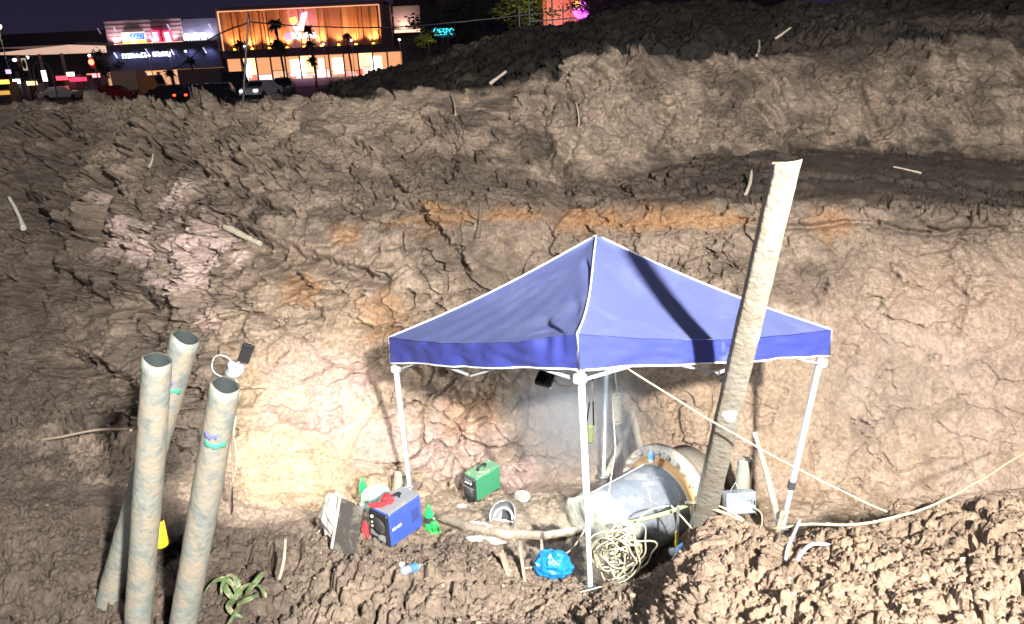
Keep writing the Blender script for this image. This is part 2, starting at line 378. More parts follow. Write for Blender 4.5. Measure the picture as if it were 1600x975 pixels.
disp -= np.exp(-((lv-11.50)/.03)**2)*sstep(1150, 1300, Uf[near])*.32*sstep(-.4, .1, fbm(q, .9, 2, 174))
disp -= np.exp(-((lv-12.0)/.05)**2)*lu*.08
disp = np.where(q[:, 1] > 19, disp*np.clip((30-q[:, 1])/9, 0, 1), disp)
def hitb(px, py):
    k = np.argmin((pxg.reshape(-1)-px)**2+(pyg.reshape(-1)-py)**2+np.where(dg.reshape(-1) < 2, 1e6, 0)); return p[k]
bx, by = pxg.reshape(-1)[near], pyg.reshape(-1)[near]; dgn = dg.reshape(-1)[near]
def furrow(pts, depth, wid, lip=.45):
    global disp
    P_ = []
    for (a, b) in zip(pts[:-1], pts[1:]):
        for t in range(8): P_.append((a[0]+(b[0]-a[0])*t/8, a[1]+(b[1]-a[1])*t/8))
    P_.append(pts[-1]); P3 = np.array([hitb(*u) for u in P_]).astype(np.float32)
    m = np.nonzero((bx > min(u[0] for u in P_)-90) & (bx < max(u[0] for u in P_)+90) & (by > min(u[1] for u in P_)-90) & (by < max(u[1] for u in P_)+90) & (dgn > 2))[0]
    qq = q[m]+wv[m]*.07+wv3[m]*.07; d = np.full(len(m), 9., np.float32); up_ = np.zeros(len(m), np.float32)
    for i in range(len(P3)):
        dd = np.linalg.norm(qq-P3[i], axis=1); n = dd < d; up_ = np.where(n, qq[:, 2]-P3[i, 2], up_); d = np.where(n, dd, d)
    f_ = -1.35*depth*np.exp(-(d/wid)**2)+depth*lip*np.exp(-((d-2.1*wid)/(wid*.9))**2)*sstep(-.02, .08, up_)
    np.add.at(disp, m, f_)
for a_ in [([(330, 345), (400, 385), (500, 408), (590, 440)], .26, .11), ([(520, 190), (600, 270), (680, 370), (730, 425)], .24, .09), ([(835, 150), (850, 240), (880, 320)], .22, .13), ([(640, 150), (705, 200), (700, 270)], .22, .10),
           ([(90, 200), (170, 290), (150, 380)], .30, .14), ([(220, 225), (320, 275), (430, 270)], .24, .12), ([(60, 420), (150, 470), (260, 480)], .32, .14), ([(100, 560), (180, 600), (230, 660)], .30, .13), ([(30, 300), (90, 380), (60, 470)], .3, .13),
           ([(870, 120), (905, 200), (880, 270)], .20, .09), ([(1290, 400), (1300, 425), (1283, 455), (1280, 480)], .18, .035), ([(1515, 430), (1505, 465), (1498, 500)], .18, .035), ([(1180, 160), (1215, 200), (1235, 250)], .18, .10), ([(1330, 120), (1360, 180), (1370, 240)], .14, .10),
           ([(560, 600), (640, 560), (760, 530)], .10, .08), ([(430, 400), (500, 500), (640, 520)], .16, .07), ([(1000, 110), (1040, 160), (1020, 240)], .16, .10), ([(1380, 280), (1480, 296), (1610, 320)], .30, .07, .1), ([(1000, 312), (1120, 300), (1210, 318)], .22, .07, .3)]: furrow(*a_)
hc = np.array(P(870, 868, 5.45)); hx = ((q[:, 0]-hc[0])/.38)**2+((q[:, 1]-hc[1])/.17)**2
hole = .55*sstep(1.25, .75, hx+wv[:, 0]*.3)*(q[:, 1] < 6.6)
D = np.zeros(len(p)); D[near] = disp
Nd = N.reshape(-1, 3).copy(); hb = (.42*sstep(7, 8.5, Vf)*sstep(13.6, 12.9, Vf))[:, None]; tocam = -p/np.linalg.norm(p[:, :2]+1e-6, axis=1)[:, None]; tocam[:, 2] = -.45; tocam[:, 0] -= .45
Nd = Nd*(1-hb)+tocam*hb; Nd /= np.linalg.norm(Nd, axis=1, keepdims=True)+1e-9      # torn clods hang out of the cut instead of standing up from it
GD = (p+Nd*D[:, None]); hz_ = np.zeros(len(p)); hz_[near] = hole; GD[:, 2] -= hz_
NV = nrm(GD.reshape(G.shape)).reshape(-1, 3)
PXG, PYG, DG = projn(GD)
def hit(px, py, mindepth=0):            # the soil seen there
    m = np.abs(PXG-px) < 5; m &= np.abs(PYG-py) < 5; m &= (DG > max(mindepth, 1)); i = np.nonzero(m)[0]
    if len(i) == 0: return P(px, py, 10)
    k = i[DG[i] < DG[i].min()+.25]; k = k[np.argmin((PXG[k]-px)**2+(PYG[k]-py)**2)]
    return Vector(GD[k])
def gz(x, y):
    i = np.argmin((GD[:, 0]-x)**2+(GD[:, 1]-y)**2); return float(GD[i, 2])
# soil colours
base = np.array([.185, .149, .117]); dark = np.array([.060, .048, .039]); pink = np.array([.38, .29, .26]); orange = np.array([.36, .20, .09]); tan = np.array([.35, .265, .185]); pale = np.array([.42, .36, .29])
colr = np.repeat(base[None], len(p), 0)
nz_a = np.zeros(len(p)); nz_a[near] = fbm(q, 1.9, 5, 201, .6); nz_b = np.zeros(len(p)); nz_b[near] = fbm(q, .7, 4, 211, .55); nz_c = np.zeros(len(p)); nz_c[near] = fbm(q, 6, 4, 221, .6)
def blend(m, c): 
    global colr
    colr = colr*(1-m[:, None])+c*m[:, None]
def patch(px, py, rx, rz, c, s=1., edge=.5):
    k = hitb(px, py); d = np.sqrt(((p[:, 0]-k[0])/rx)**2+((p[:, 1]-k[1])/max(rx, rz)/1.2)**2+((p[:, 2]-k[2])/rz)**2)
    blend(s*sstep(1+edge*.5, 1-edge*.5, d+nz_a*1.1+nz_c*.7), c)
cM = lambda v: np.interp(Vf, np.arange(len(ROWS)), v)
blend(np.clip(.55*sstep(.0, .5, nz_b), 0, 1), np.array([.25, .205, .162]))
blend(.5*sstep(11.8, 12.4, Vf)*sstep(700, 900, Uf), np.array([.27, .225, .18]))  # upper cut painted paler to make up for the floodlight's falloff
blend(sstep(480, 250, Uf)*.55*(Vf > 5), np.array([.095, .076, .062]))  # tone darker towards the left
blend(.8*sstep(.02, .30, -nz_b+.35*nz_a)*(Vf > 6)*(Vf < 13.4), np.array([.080, .064, .052]))
blend(.45*sstep(.10, .3, nz_a-.3*nz_b)*(Vf > 6)*(Vf < 13.4), np.array([.29, .235, .185]))
blend(.8*sstep(520, 380, Uf+nz_a*80)*(Vf > 2)*sstep(6.3, 5.2, Vf+nz_a), np.array([.052, .041, .033]))  # shadow over the left foreground, put into the soil colour
blend(.6*sstep(.08, .3, -nz_a)*(Vf > 6)*(Vf < 13.4), np.array([.10, .08, .066]))
# paler sandy soil low in the cut and on the fresh spoil at right
blend(sstep(1020, 1200, Uf)*sstep(6.5, 5.6, Vf)*(.85+.3*nz_a).clip(0, 1), np.array([.245, .185, .132]))
blend(sstep(10.9, 9.6, Vf+nz_b*1.5)*sstep(7, 8, Vf)*sstep(500, 640, Uf)*.7, np.array([.27, .21, .155]))
blend(sstep(10.9, 9.9, Vf+nz_b*.8)*sstep(7, 8, Vf)*sstep(1080, 1300, Uf)*.85, np.array([.35, .28, .225]))
blend(sstep(5.2, 6.5, Vf)*sstep(8, 7.4, Vf)*.7*sstep(560, 660, Uf), np.array([.31, .25, .18]))
blend(sstep(6.6, 7.4, Vf)*sstep(10.6, 9.2, Vf+nz_b)*sstep(330, 400, Uf)*sstep(640, 540, Uf)*.85, np.array([.36, .28, .19]))  # pool of the work light painted into the ground colour
patch(1480, 590, 1.5, .9, np.array([.36, .27, .21]), .7); patch(1340, 660, 1.2, .7, tan, .6); patch(1180, 620, .8, .8, tan, .6)
for a in [(190, 375, .40, .25), (235, 390, .3, .2), (300, 400, .55, .35), (330, 380, .35, .3), (300, 445, .4, .25), (290, 300, .3, .3), (155, 310, .15, .2), (375, 400, .15, .15)]: patch(*a, np.array([.46, .37, .345]), .75, .5)
for a in [(720, 690, .5, .4), (800, 742, .4, .12), (500, 600, .5, .5), (545, 640, .4, .4), (610, 690, .35, .3), (330, 500, .3, .1)]: patch(*a, np.array([.44, .33, .30]), .55, .8)
for a in [(700, 333, .38, .13), (800, 330, .5, .12), (905, 340, .5, .16), (1000, 342, .5, .14), (1120, 345, .35, .12), (535, 372, .2, .2), (1300, 352, .35, .16), (590, 485, .35, .3), (470, 450, .25, .25), (740, 640, .3, .25), (850, 335, 1.8, .07), (1050, 345, 1.3, .06), (680, 345, .3, .25)]: patch(*a, orange, .45, .9)
for a in [(700, 390, .5, .35), (740, 290, .6, .25), (1030, 300, .7, .25), (880, 300, .3, .25), (560, 300, .7, .4), (790, 460, .5, .6), (1180, 440, .6, .4), (830, 240, .5, .5)]: patch(*a, dark*1.6, .55, .8)
bl = sstep(11.05, 11.2, Vf+nz_a*.12)*sstep(12.15, 11.95, Vf+nz_a*.2)*sstep(880, 1150, Uf)
blend(bl*.92, dark*.72)  # bench darkened: its lack of grazing light is put into the colour
blend(.75*sstep(270, 60, Uf+nz_a*120)*(Vf > 5.5)*(Vf < 13.4), np.array([.068, .055, .045]))  # tone darker towards the left edge
blend(.7*sstep(10.7, 11.1, Vf+nz_a*.4)*sstep(12.3, 12.0, Vf+nz_a*.5)*sstep(560, 700, Uf)*sstep(1150, 950, Uf), dark*1.3)
blend(sstep(12.96, 13.1, Vf+nz_a*.3)*(.97), dark*.17)  # heap beyond the rim blackened, painted as unlit
blend(sstep(12.5, 12.9, Vf+nz_b*.3)*sstep(1180, 1300, Uf+nz_a*60)*sstep(1420, 1330, Uf)*.9, dark*.8)
patch(870, 864, .36, .26, dark*.45, .95, .3); patch(1250, 60, 1.6, .35, dark*.7, .9); patch(1050, 860, .32, .4, dark*1.2, .7)  # painted shade in the hole under the log and on the mound's left face
# clods behind the first rim at right, slabs on the heap: lamplight put into colour
for a in [(1480, 40, 1.2, .25), (1580, 45, 1., .3), (700, 55, .5, .35), (740, 75, .7, .2), (700, 110, .4, .15), (730, 130, .3, .15)]: patch(*a, base*.45, .6)
colr *= np.array([1.05, .985, .94])[None]
colr *= (1+.34*nz_c+.22*nz_a)[:, None]
me = bpy.data.meshes.new('ground')
me.vertices.add(len(GD)); me.vertices.foreach_set('co', GD.astype(np.float32).reshape(-1))
ii = (np.arange(NR-1)[:, None]*NC+np.arange(NC-1)[None, :]).reshape(-1)
fc = np.stack([ii, ii+1, ii+NC+1, ii+NC], 1).astype(np.int32)
me.loops.add(fc.size); me.loops.foreach_set('vertex_index', fc.reshape(-1)); me.polygons.add(len(fc))
me.polygons.foreach_set('loop_start', np.arange(len(fc), dtype=np.int32)*4); me.polygons.foreach_set('use_smooth', np.ones(len(fc), bool))
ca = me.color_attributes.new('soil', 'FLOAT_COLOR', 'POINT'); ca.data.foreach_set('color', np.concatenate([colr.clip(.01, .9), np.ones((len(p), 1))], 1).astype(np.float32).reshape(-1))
me.update(calc_edges=True); me.validate()
def soil_mat(name, attr=True, base=(.2, .16, .12)):
    m = bpy.data.materials.new(name); m.use_nodes = True; t = m.node_tree; L = t.links.new; b = t.nodes['Principled BSDF']
    tc = nd(t, 'ShaderNodeTexCoord'); n = nd(t, 'ShaderNodeTexNoise'); n.inputs['Scale'].default_value = 22; n.inputs['Detail'].default_value = 9; n.inputs['Roughness'].default_value = .7
    L(tc.outputs['Object'], n.inputs[0])
    r = nd(t, 'ShaderNodeMapRange'); r.inputs[1].default_value = .3; r.inputs[2].default_value = .7; r.inputs[3].default_value = .52; r.inputs[4].default_value = 1.5; L(n.outputs[0], r.inputs[0])
    mx = nd(t, 'ShaderNodeVectorMath', operation='SCALE')
    if attr:
        a = nd(t, 'ShaderNodeAttribute'); a.attribute_name = 'soil'; L(a.outputs['Color'], mx.inputs[0])
    else: mx.inputs[0].default_value = base
    L(r.outputs[0], mx.inputs['Scale']); L(mx.outputs[0], b.inputs['Base Color'])
    n2 = nd(t, 'ShaderNodeTexNoise'); n2.inputs['Scale'].default_value = 3.1; n2.inputs['Detail'].default_value = 5; L(tc.outputs['Object'], n2.inputs[0])
    r2 = nd(t, 'ShaderNodeMapRange'); r2.inputs[1].default_value = .38; r2.inputs[2].default_value = .62; r2.inputs[3].default_value = .5; r2.inputs[4].default_value = .92; L(n2.outputs[0], r2.inputs[0]); L(r2.outputs[0], b.inputs['Roughness'])
    b.inputs['Specular IOR Level'].default_value = .35
    n3 = nd(t, 'ShaderNodeTexNoise'); n3.inputs['Scale'].default_value = 55; n3.inputs['Detail'].default_value = 8; n3.inputs['Roughness'].default_value = .7; L(tc.outputs['Object'], n3.inputs[0])
    bp = nd(t, 'ShaderNodeBump'); bp.inputs['Strength'].default_value = 1; bp.inputs['Distance'].default_value = .035; L(n3.outputs[0], bp.inputs['Height']); L(bp.outputs[0], b.inputs['Normal'])
    return m
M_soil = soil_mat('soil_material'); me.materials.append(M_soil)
ground = bpy.data.objects.new('ground', me); col.objects.link(ground); tag(ground, kind='structure')

# ================================================================== materials of the things
M_blue = mat('blue_canopy_cloth', (.088, .108, .275), .85, mud=.45, mudscale=1.1, mudc=(.12, .145, .31), bump=.25, bscale=260, var=.08)
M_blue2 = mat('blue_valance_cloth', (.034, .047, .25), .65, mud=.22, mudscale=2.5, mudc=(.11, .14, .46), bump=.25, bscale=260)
M_trim = mat('white_trim', (.75, .76, .78), .6, mud=.12, mudscale=9)
M_white = mat('white_painted_steel', (.44, .46, .48), .38, mud=.2, mudscale=12)
M_pole = mat('mud_caked_pole', (.20, .18, .145), .9, mud=.45, mudscale=5, mudc=(.175, .145, .11), bump=.7, bscale=22, var=.2)
M_pipe = mat('grey_plastic_pipe', (.125, .135, .122), .45, mud=.62, mudscale=7, mudc=(.165, .14, .105), bump=.35, bscale=30, var=.45)
M_pipein_shade = mat('shaded_pipe_bore', (.012, .018, .018), .9, mud=.2, mudc=(.025, .022, .018))  # inside of the standing pipes painted near black as shade
M_green_ink = mat('green_marking', (.03, .25, .15), .6); M_blue_ink = mat('blue_marking', (.08, .10, .42), .6)
M_bwel = mat('blue_machine_paint', (.04, .075, .36), .38, mud=.22, mudscale=9, mudc=(.22, .25, .42), bump=.1)
M_gwel = mat('green_machine_paint', (.03, .155, .075), .42, mud=.24, mudscale=10, mudc=(.2, .26, .17), bump=.1)
M_gtop = mat('dusty_grey_top', (.21, .22, .24), .6, mud=.45, mudscale=7, mudc=(.35, .30, .23))
M_gtop2 = mat('dusty_green_top', (.09, .18, .10), .6, mud=.5, mudscale=8, mudc=(.33, .31, .21))
M_black = mat('black_plastic', (.018, .018, .02), .45, mud=.14, mudscale=14, mudc=(.16, .15, .13))
M_dark = mat('dark_rubber', (.03, .03, .03), .7, mud=.2)
M_lite = mat('pale_label', (.42, .42, .41), .6, mud=.15, mudscale=20)
M_metal = mat('steel', (.45, .46, .48), .35, .8, mud=.25, mudscale=14)
M_gbot = mat('green_bottle_plastic', (.02, .50, .10), .2, coat=.4)
M_gbot2 = mat('green_cap', (.03, .42, .08), .4)
M_red = mat('red_cloth', (.42, .03, .04), .85, mud=.2, mudscale=12)
M_blbag = mat('blue_plastic_bag', (.01, .15, .42), .25, bump=.4, bscale=50, coat=.3)
M_clbag = mat('clear_plastic_bag', (.30, .42, .37), .2, bump=.4, bscale=40, var=.3, alpha=.75)
M_sack = mat('white_sack', (.31, .29, .26), .8, mud=.25, mudscale=8, bump=.3)
M_hdpe = mat('black_main_pipe', (.125, .135, .15), .8, mud=.42, mudscale=6, mudc=(.24, .24, .22), bump=.3, bscale=25, var=.3)
M_rust = mat('orange_rust_steel', (.33, .18, .07), .8, mud=.35, mudscale=9, mudc=(.36, .28, .19), bump=.4, bscale=50)
M_flange = mat('muddy_flange', (.32, .285, .235), .7, mud=.5, mudscale=9, mudc=(.38, .30, .21), bump=.5, bscale=40)
M_collar = mat('pale_collar_wrap', (.24, .235, .19), .75, mud=.45, mudscale=6, mudc=(.42, .35, .26), bump=.6, bscale=25)
M_conc = mat('grey_concrete', (.30, .30, .26), .9, mud=.4, mudscale=7, bump=.5)
M_rope = mat('cream_rope', (.46, .40, .25), .8, mud=.35, mudscale=15)
M_hose = mat('cream_hose', (.33, .30, .21), .5, mud=.3, mudscale=14)
M_cable = mat('brown_cable', (.26, .20, .14), .75)
M_gcable = mat('pale_grey_cable', (.42, .44, .46), .5, mud=.3, mudscale=15)
M_wood = mat('grey_timber', (.28, .235, .18), .9, mud=.5, mudscale=8, bump=.7, bscale=40, var=.3)
M_wood2 = mat('pale_stick', (.30, .26, .20), .85, mud=.3, bump=.5)
M_bamboo = mat('green_bamboo', (.30, .36, .13), .6, mud=.3, mudscale=8)
M_yel = mat('yellow_plastic', (.72, .52, .02), .4, mud=.12)
M_olive = mat('olive_bag', (.10, .115, .05), .8)
M_leaf = mat('green_leaf', (.07, .105, .04), .5, var=.4, mud=.5, mudscale=14)
M_box = mat('grey_metal_box', (.36, .40, .46), .4, .45, mud=.5, mudscale=14, mudc=(.20, .20, .20), bump=.2)
M_card = mat('pale_carton', (.32, .29, .24), .8, mud=.3)
M_glowW = mat('lamp_glass', (.9, .95, 1), .3, emit=(.85, .93, 1), es=9)
M_clear = mat('clear_bottle_plastic', (.42, .50, .56), .15, alpha=.30, coat=.5)
M_bluelab = mat('blue_label', (.05, .22, .62), .45)

UP = Vector((0, 0, 1))
def n1(p, s=1., k=0):
    from mathutils import noise
    return noise.noise(Vector(p)*s+Vector((k*3.1, k, -k)))

# ------------------------------------------------------------------ the blue canopy tent
TB = {'F': P(905, 578, 4.74), 'R': P(1293, 556, 6.30), 'L': P(612, 567, 7.02)}
TT = {'F': P(902, 522, 4.74), 'R': P(1297, 515, 6.30), 'L': P(609, 527, 7.02)}
TB['B'] = TB['L']+TB['R']-TB['F']; TT['B'] = TT['L']+TT['R']-TT['F']
TB['B'] = P(950, 548, 8.6); TT['B'] = TB['B']+Vector((0, 0, .27))
APX = P(932, 368, 6.63)
tent = root('canopy_tent', (.8, 6.6, 0), 'blue pop-up canopy tent with white legs standing over the pit', 'tent')
roof, val, pip = MB(), MB(), MB()
order = ['F', 'R', 'B', 'L']
cen = (TB['F']+TB['R']+TB['B']+TB['L'])/4
def ridge(k, t):
    v = APX.lerp(TT[k], t); v.z -= .05*math.sin(math.pi*t)
    if k == 'F': v.z -= .05*math.sin(math.pi*t)*t; v.x += .035*math.sin(math.pi*t)*t
    return v
NS, NT = 70, 64
for si in range(4):
    A, B = order[si], order[(si+1) % 4]
    vs = []
    for i in range(NT+1):
        t = i/NT
        a, b = ridge(A, t), ridge(B, t)
        nn = (TT[B]-TT[A]).cross(UP).normalized()
        if nn.dot(TT[A]-cen) < 0: nn = -nn
        for j in range(NS+1):
            s = j/NS; v = a.lerp(b, s)
            v.z -= .055*math.sin(math.pi*s)*t*(.5+.5*t)+.012*math.sin(math.pi*s)
            dA = (v-TT['F']).length
            if 'F' in (A, B):
                fx = s if A == 'F' else 1-s
                # tension creases fanning out from the slack front corner
                ang = math.atan2(v.z-TT['F'].z+.02, max(.001, (Vector((v.x, v.y, 0))-Vector((TT['F'].x, TT['F'].y, 0))).length))
                if A == 'F': amp = .006
                else: amp = .044
                fall = math.exp(-((dA-.45)/.42)**2)*min(1, fx*9)
                v += nn*amp*fall*(math.sin(ang*34+n1(v, 3, 2)*2.5)+.5*math.sin(ang*71+n1(v, 4)*3))
                if A != 'F':                           # the deep fold just above the valance
                    g = (v.z-(TT['F'].z+.055+.16*fx*0.9))/.022
                    v -= nn*.055*math.exp(-g*g)*math.exp(-((fx-.09)/.10)**2)
            v += nn*.010*n1(v, 2.2, 5)+nn*.004*n1(v, 8, 7)*min(1, min(s, 1-s)*8)
            # long drapes from ridge pole to eave
            v += nn*.010*math.sin((s*13+t*2)*math.pi)*math.sin(math.pi*s)*t*t
            vs.append(v)
    roof.add(vs, [(i*(NS+1)+j, i*(NS+1)+j+1, (i+1)*(NS+1)+j+1, (i+1)*(NS+1)+j) for i in range(NT) for j in range(NS)], True)
    edge = vs[-(NS+1):]; vv = []
    nn = (TT[B]-TT[A]).cross(UP).normalized()
    if nn.dot(TT[A]-cen) < 0: nn = -nn
    NH = 12; hem = []
    for k in range(NH+1):
        for j in range(NS+1):
            s = j/NS; bot = TB[A].lerp(TB[B], s); v = edge[j].lerp(bot, k/NH)
            v += nn*(.012+.018*(k/NH)*math.sin(s*23+n1((s*4, k*.1, si), 2)*3)*math.sin(math.pi*s)**.5+.008*n1((s*14, k*.25, si), 1.5))
            v.z += .008*math.sin(s*9)*(k/NH)
            vv.append(v)
            if k == NH: hem.append(v.copy())
    val.add(vv, [(i*(NS+1)+j, i*(NS+1)+j+1, (i+1)*(NS+1)+j+1, (i+1)*(NS+1)+j) for i in range(NH) for j in range(NS)], True)
    pip.tube([h+nn*.001 for h in hem], .0085, 6)
    pip.tube([ridge(A, t/30)+Vector((0, 0, .006)) for t in range(31)], .0085, 6)
    pip.tube([TT[A]+(TT[A]-cen).normalized()*.012, TB[A]+(TB[A]-cen).normalized()*.014], .009, 6)
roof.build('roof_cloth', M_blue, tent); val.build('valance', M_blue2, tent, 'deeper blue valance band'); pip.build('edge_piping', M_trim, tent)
feet = {'F': hit(924, 921), 'R': hit(1222, 822), 'B': hit(943, 744), 'L': hit(640, 758)}
if not 4.2 < feet['F'].y < 5.3: feet['F'] = P(924, 920, 4.75)
feet['R'] = P(1222, 824, 6.36); feet['B'] = P(943, 744, 8.0); feet['L'] = P(640, 758, 7.15)
M_tape = mat('black_tape', (.05, .05, .055), .5, mud=.3)
for k in order:
    tp = TB[k]*.985+cen*.015; tp = TB[k].lerp(cen, .018); tp.z += .2; ft = feet[k].copy()
    mid_ = ft.lerp(tp, .42 if k != 'R' else .24)
    b = MB(); b.bar(mid_, tp, .052); b.bar(ft-UP*.05, mid_+(tp-mid_)*.05, .040)
    lg = b.build('leg', M_white, tent)
    f = MB(); f.box(ft+UP*.0, (.10, .10, .02), None, .004); f.build('foot_plate', M_metal, lg)
    s_ = MB(); c_ = TB[k].lerp(cen, .018)-UP*.07; s_.box(c_, (.075, .075, .07), Matrix.Rotation(R(45), 3, 'Z'), .008); s_.build('slider', M_white, lg)
    if k == 'R': t_ = MB(); m0 = ft.lerp(tp, .24); t_.bar(m0-(tp-ft).normalized()*.05, m0+(tp-ft).normalized()*.05, .062); t_.build('tape_wrap', M_tape, lg)
for si in range(4):
    A, B = order[si], order[(si+1) % 4]; a, b_ = TB[A].lerp(cen, .018), TB[B].lerp(cen, .018)
    low = UP*-.085; hi = UP*.19; m_ = (a+b_)/2; q1, q2_ = a.lerp(b_, .25), a.lerp(b_, .75)
    for (x0, x1) in ((a+hi, m_+low*1.15), (a+low, m_+hi), (b_+hi, m_+low*1.15), (b_+low, m_+hi)):
        t_ = MB(); t_.bar(x0, x1, .030, .016); t_.build('truss_bar', M_white, tent)
    t_ = MB(); t_.box(m_+low*1.15, (.035, .035, .04), None, .005); t_.build('truss_joint', M_dark, tent)
hub = MB(); hub.lathe([(.0, -.35), (.05, -.35), (.05, -.25), (.02, -.25), (.02, -.03), (0, -.03)], APX); hub.build('centre_post', M_white, tent)

# ------------------------------------------------------------------ leaning mud-caked pole
def rough_pole(name, a, b, ra, rb, m, label, cat, seg=90, n=40, amp=.014, sc_=5., bend=.0, group=None, tilt=0., flat=0., fa=.35):
    a, b = Vector(a), Vector(b); x, y, zz = basis(b-a); mb = MB(); vs = []; k = 0
    for i in range(seg+1):
        t = i/seg; c = a.lerp(b, t)+x*bend*math.sin(math.pi*t)
        for j in range(n):
            an = 2*math.pi*j/n; d = x*math.cos(an)+y*math.sin(an); sq = 1+flat*(1/max(abs(math.cos(an-fa)), abs(math.sin(an-fa)))-1.18); pt = c+d*(ra*(1-t)+rb*t)*sq
            e = amp*(n1(pt, sc_, 1)+.6*n1(pt, sc_*3, 2)+.35*n1(pt, sc_*9, 3))
            vs.append(pt+d*e+zz*(.02*n1(pt, 9, 4) if i == seg else 0)-zz*d.y*rb*tilt*max(0, (t-.9)/.1))
    fs = [(i*n+j, i*n+(j+1) % n, (i+1)*n+(j+1) % n, (i+1)*n+j) for i in range(seg) for j in range(n)]
    mb.add(vs, fs, True); mb.f += [tuple(range(n))[::-1], tuple(seg*n+j for j in range(n))]; mb.sm += [False, False]
    o = mb.build(name, m, None, loc=a)
    return tag(o, label, cat, group)
pa, pb = P(1090, 850, 6.35), P(1229, 254, 3.93)
x_, y_, z__ = basis(pb-pa); vdir = (Vector((.5, 0, CZ))-pa.lerp(pb, .7)).normalized()
pole = rough_pole('leaning_pole', pa, pb, .126, .080, M_pole, 'tall thick mud-caked pole leaning in front of the right side of the blue tent', 'pole', 170, 56, .0040, tilt=.85, flat=.50, fa=math.atan2(vdir.dot(y_), vdir.dot(x_)))
def scrape(o, m, spots, colr_, name):
    at = o.data.color_attributes.new('scrape', 'FLOAT_COLOR', 'POINT'); off = Vector(o['_o'])
    for i, v in enumerate(o.data.vertices):
        c = 0
        for (pt, rx, rz_) in spots:
            d = v.co+off-pt; q_ = math.sqrt((d.x/rx)**2+(d.y/rx/1.5)**2+(d.z/rz_)**2)+.9*n1(v.co, 16, 3)
            c = max(c, min(1, max(0, (1.1-q_)*4)))
        at.data[i].color = (c, c, c, 1)
    t = m.node_tree; b_ = t.nodes['Principled BSDF']; src = b_.inputs['Base Color'].links[0].from_socket
    a_ = nd(t, 'ShaderNodeAttribute'); a_.attribute_name = 'scrape'; mx = nd(t, 'ShaderNodeMix', data_type='RGBA'); mx.inputs[7].default_value = (*colr_, 1)
    t.links.new(a_.outputs['Fac'], mx.inputs[0]); t.links.new(src, mx.inputs[6]); t.links.new(mx.outputs[2], b_.inputs['Base Color'])
def polept(px, py, lo=0, hi=1):
    best = min(((projn(np.array(pa.lerp(pb, i/200)))[1]-py)**2, i) for i in range(201))[1]/200
    c = pa.lerp(pb, best); vd = (Vector((0, 0, CZ))-c).normalized(); w_ = P(px, py, c.y); return w_+vd*.09
scrape(pole, M_pole, [(polept(1214, 345), .035, .13), (polept(1205, 370), .03, .07), (polept(1183, 520), .03, .09), (polept(1140, 640), .05, .12)], (.50, .58, .62), 'scrape')

# ------------------------------------------------------------------ three grey pipes at left
for (x0, y0, Y0, x1, y1, Y1, rad, lab) in (
    (246, 562, 4.05, 212, 1020, 4.25, .088, 'front grey pipe, leftmost open top of the three standing pipes'),
    (290, 527, 4.65, 150, 1010, 4.75, .097, 'rear grey pipe crossing behind the other two standing pipes, highest open top'),
    (352, 602, 4.0, 278, 1020, 4.2, .090, 'right-hand grey pipe of the three standing pipes, lowest open top')):
    b, a = P(x0, y0, Y0), P(x1, y1, Y1); a = a-(b-a).normalized()*.35
    L_ = (b-a).length; n = 40; x, y, zz = basis(b-a)
    mb = MB(); vs = []; SG = 40
    prof = [(rad, L_*i/SG) for i in range(SG+1)]+[(rad-.010, L_)]
    for i, (rd, h) in enumerate(prof):
        for j in range(n):
            an = 2*math.pi*j/n; d = x*math.cos(an)+y*math.sin(an); pt = a+zz*h+d*rd
            ov = 1+.05*math.cos(2*an+1)*(h/L_)**6+.02*n1(pt, 3, 3)
            vs.append(a+zz*(h+(.012*math.sin(an+1)+.006*math.sin(3*an) if h > L_-.01 else 0))+d*rd*ov+d*.004*n1(pt, 12, 6))
    mb.add(vs, [(i*n+j, i*n+(j+1) % n, (i+1)*n+(j+1) % n, (i+1)*n+j) for i in range(len(prof)-1) for j in range(n)], True)
    o = tag(mb.build('standing_pipe', M_pipe, None, loc=a), lab, 'pipe', 'grey pipes standing at the left')
    k = MB(); k.lathe([(rad-.0095, L_-.006), (rad-.012, L_-.6), (0, L_-.6)], a, zz, 32); k.build('bore', M_pipein_shade, o)
    vd = (Vector((0, 0, CZ))-b).normalized(); am = math.atan2(vd.dot(y), vd.dot(x))
    if x0 > 280:
        for (hh, mm, w0, da) in ((.37, M_green_ink, 1.3, .0), (.31, M_blue_ink, .8, .35)):
            k = MB(); vs = []
            for i in range(5):
                for j in range(9):
                    an = am+da+w0*(j/8-.5); d = x*math.cos(an)+y*math.sin(an)
                    vs.append(a+zz*(L_-hh+.03*(i/4-.5)*(1+.6*math.sin(j*2.1))+.008*math.sin(j))+d*(rad*1.03+.006))
            k.add(vs, [(i*9+j, i*9+j+1, (i+1)*9+j+1, (i+1)*9+j) for i in range(4) for j in range(8)], True)
            k.build('ink_marking', mm, o, solid=.002)

# yellow and black canister behind the pipes
c = P(253, 852, 4.75); r0 = root('yellow_canister', c, 'yellow canister with a black top between the standing pipes', 'canister')
k = MB(); k.lathe([(0, 0), (.045, 0), (.052, .01), (.052, .20), (.045, .215), (0, .215)], c); k.build('canister_body', M_yel, r0)
k = MB(); k.lathe([(.048, .215), (.054, .22), (.054, .29), (.03, .33), (.02, .34), (.02, .37), (0, .37)], c); k.build('black_top', M_black, r0)

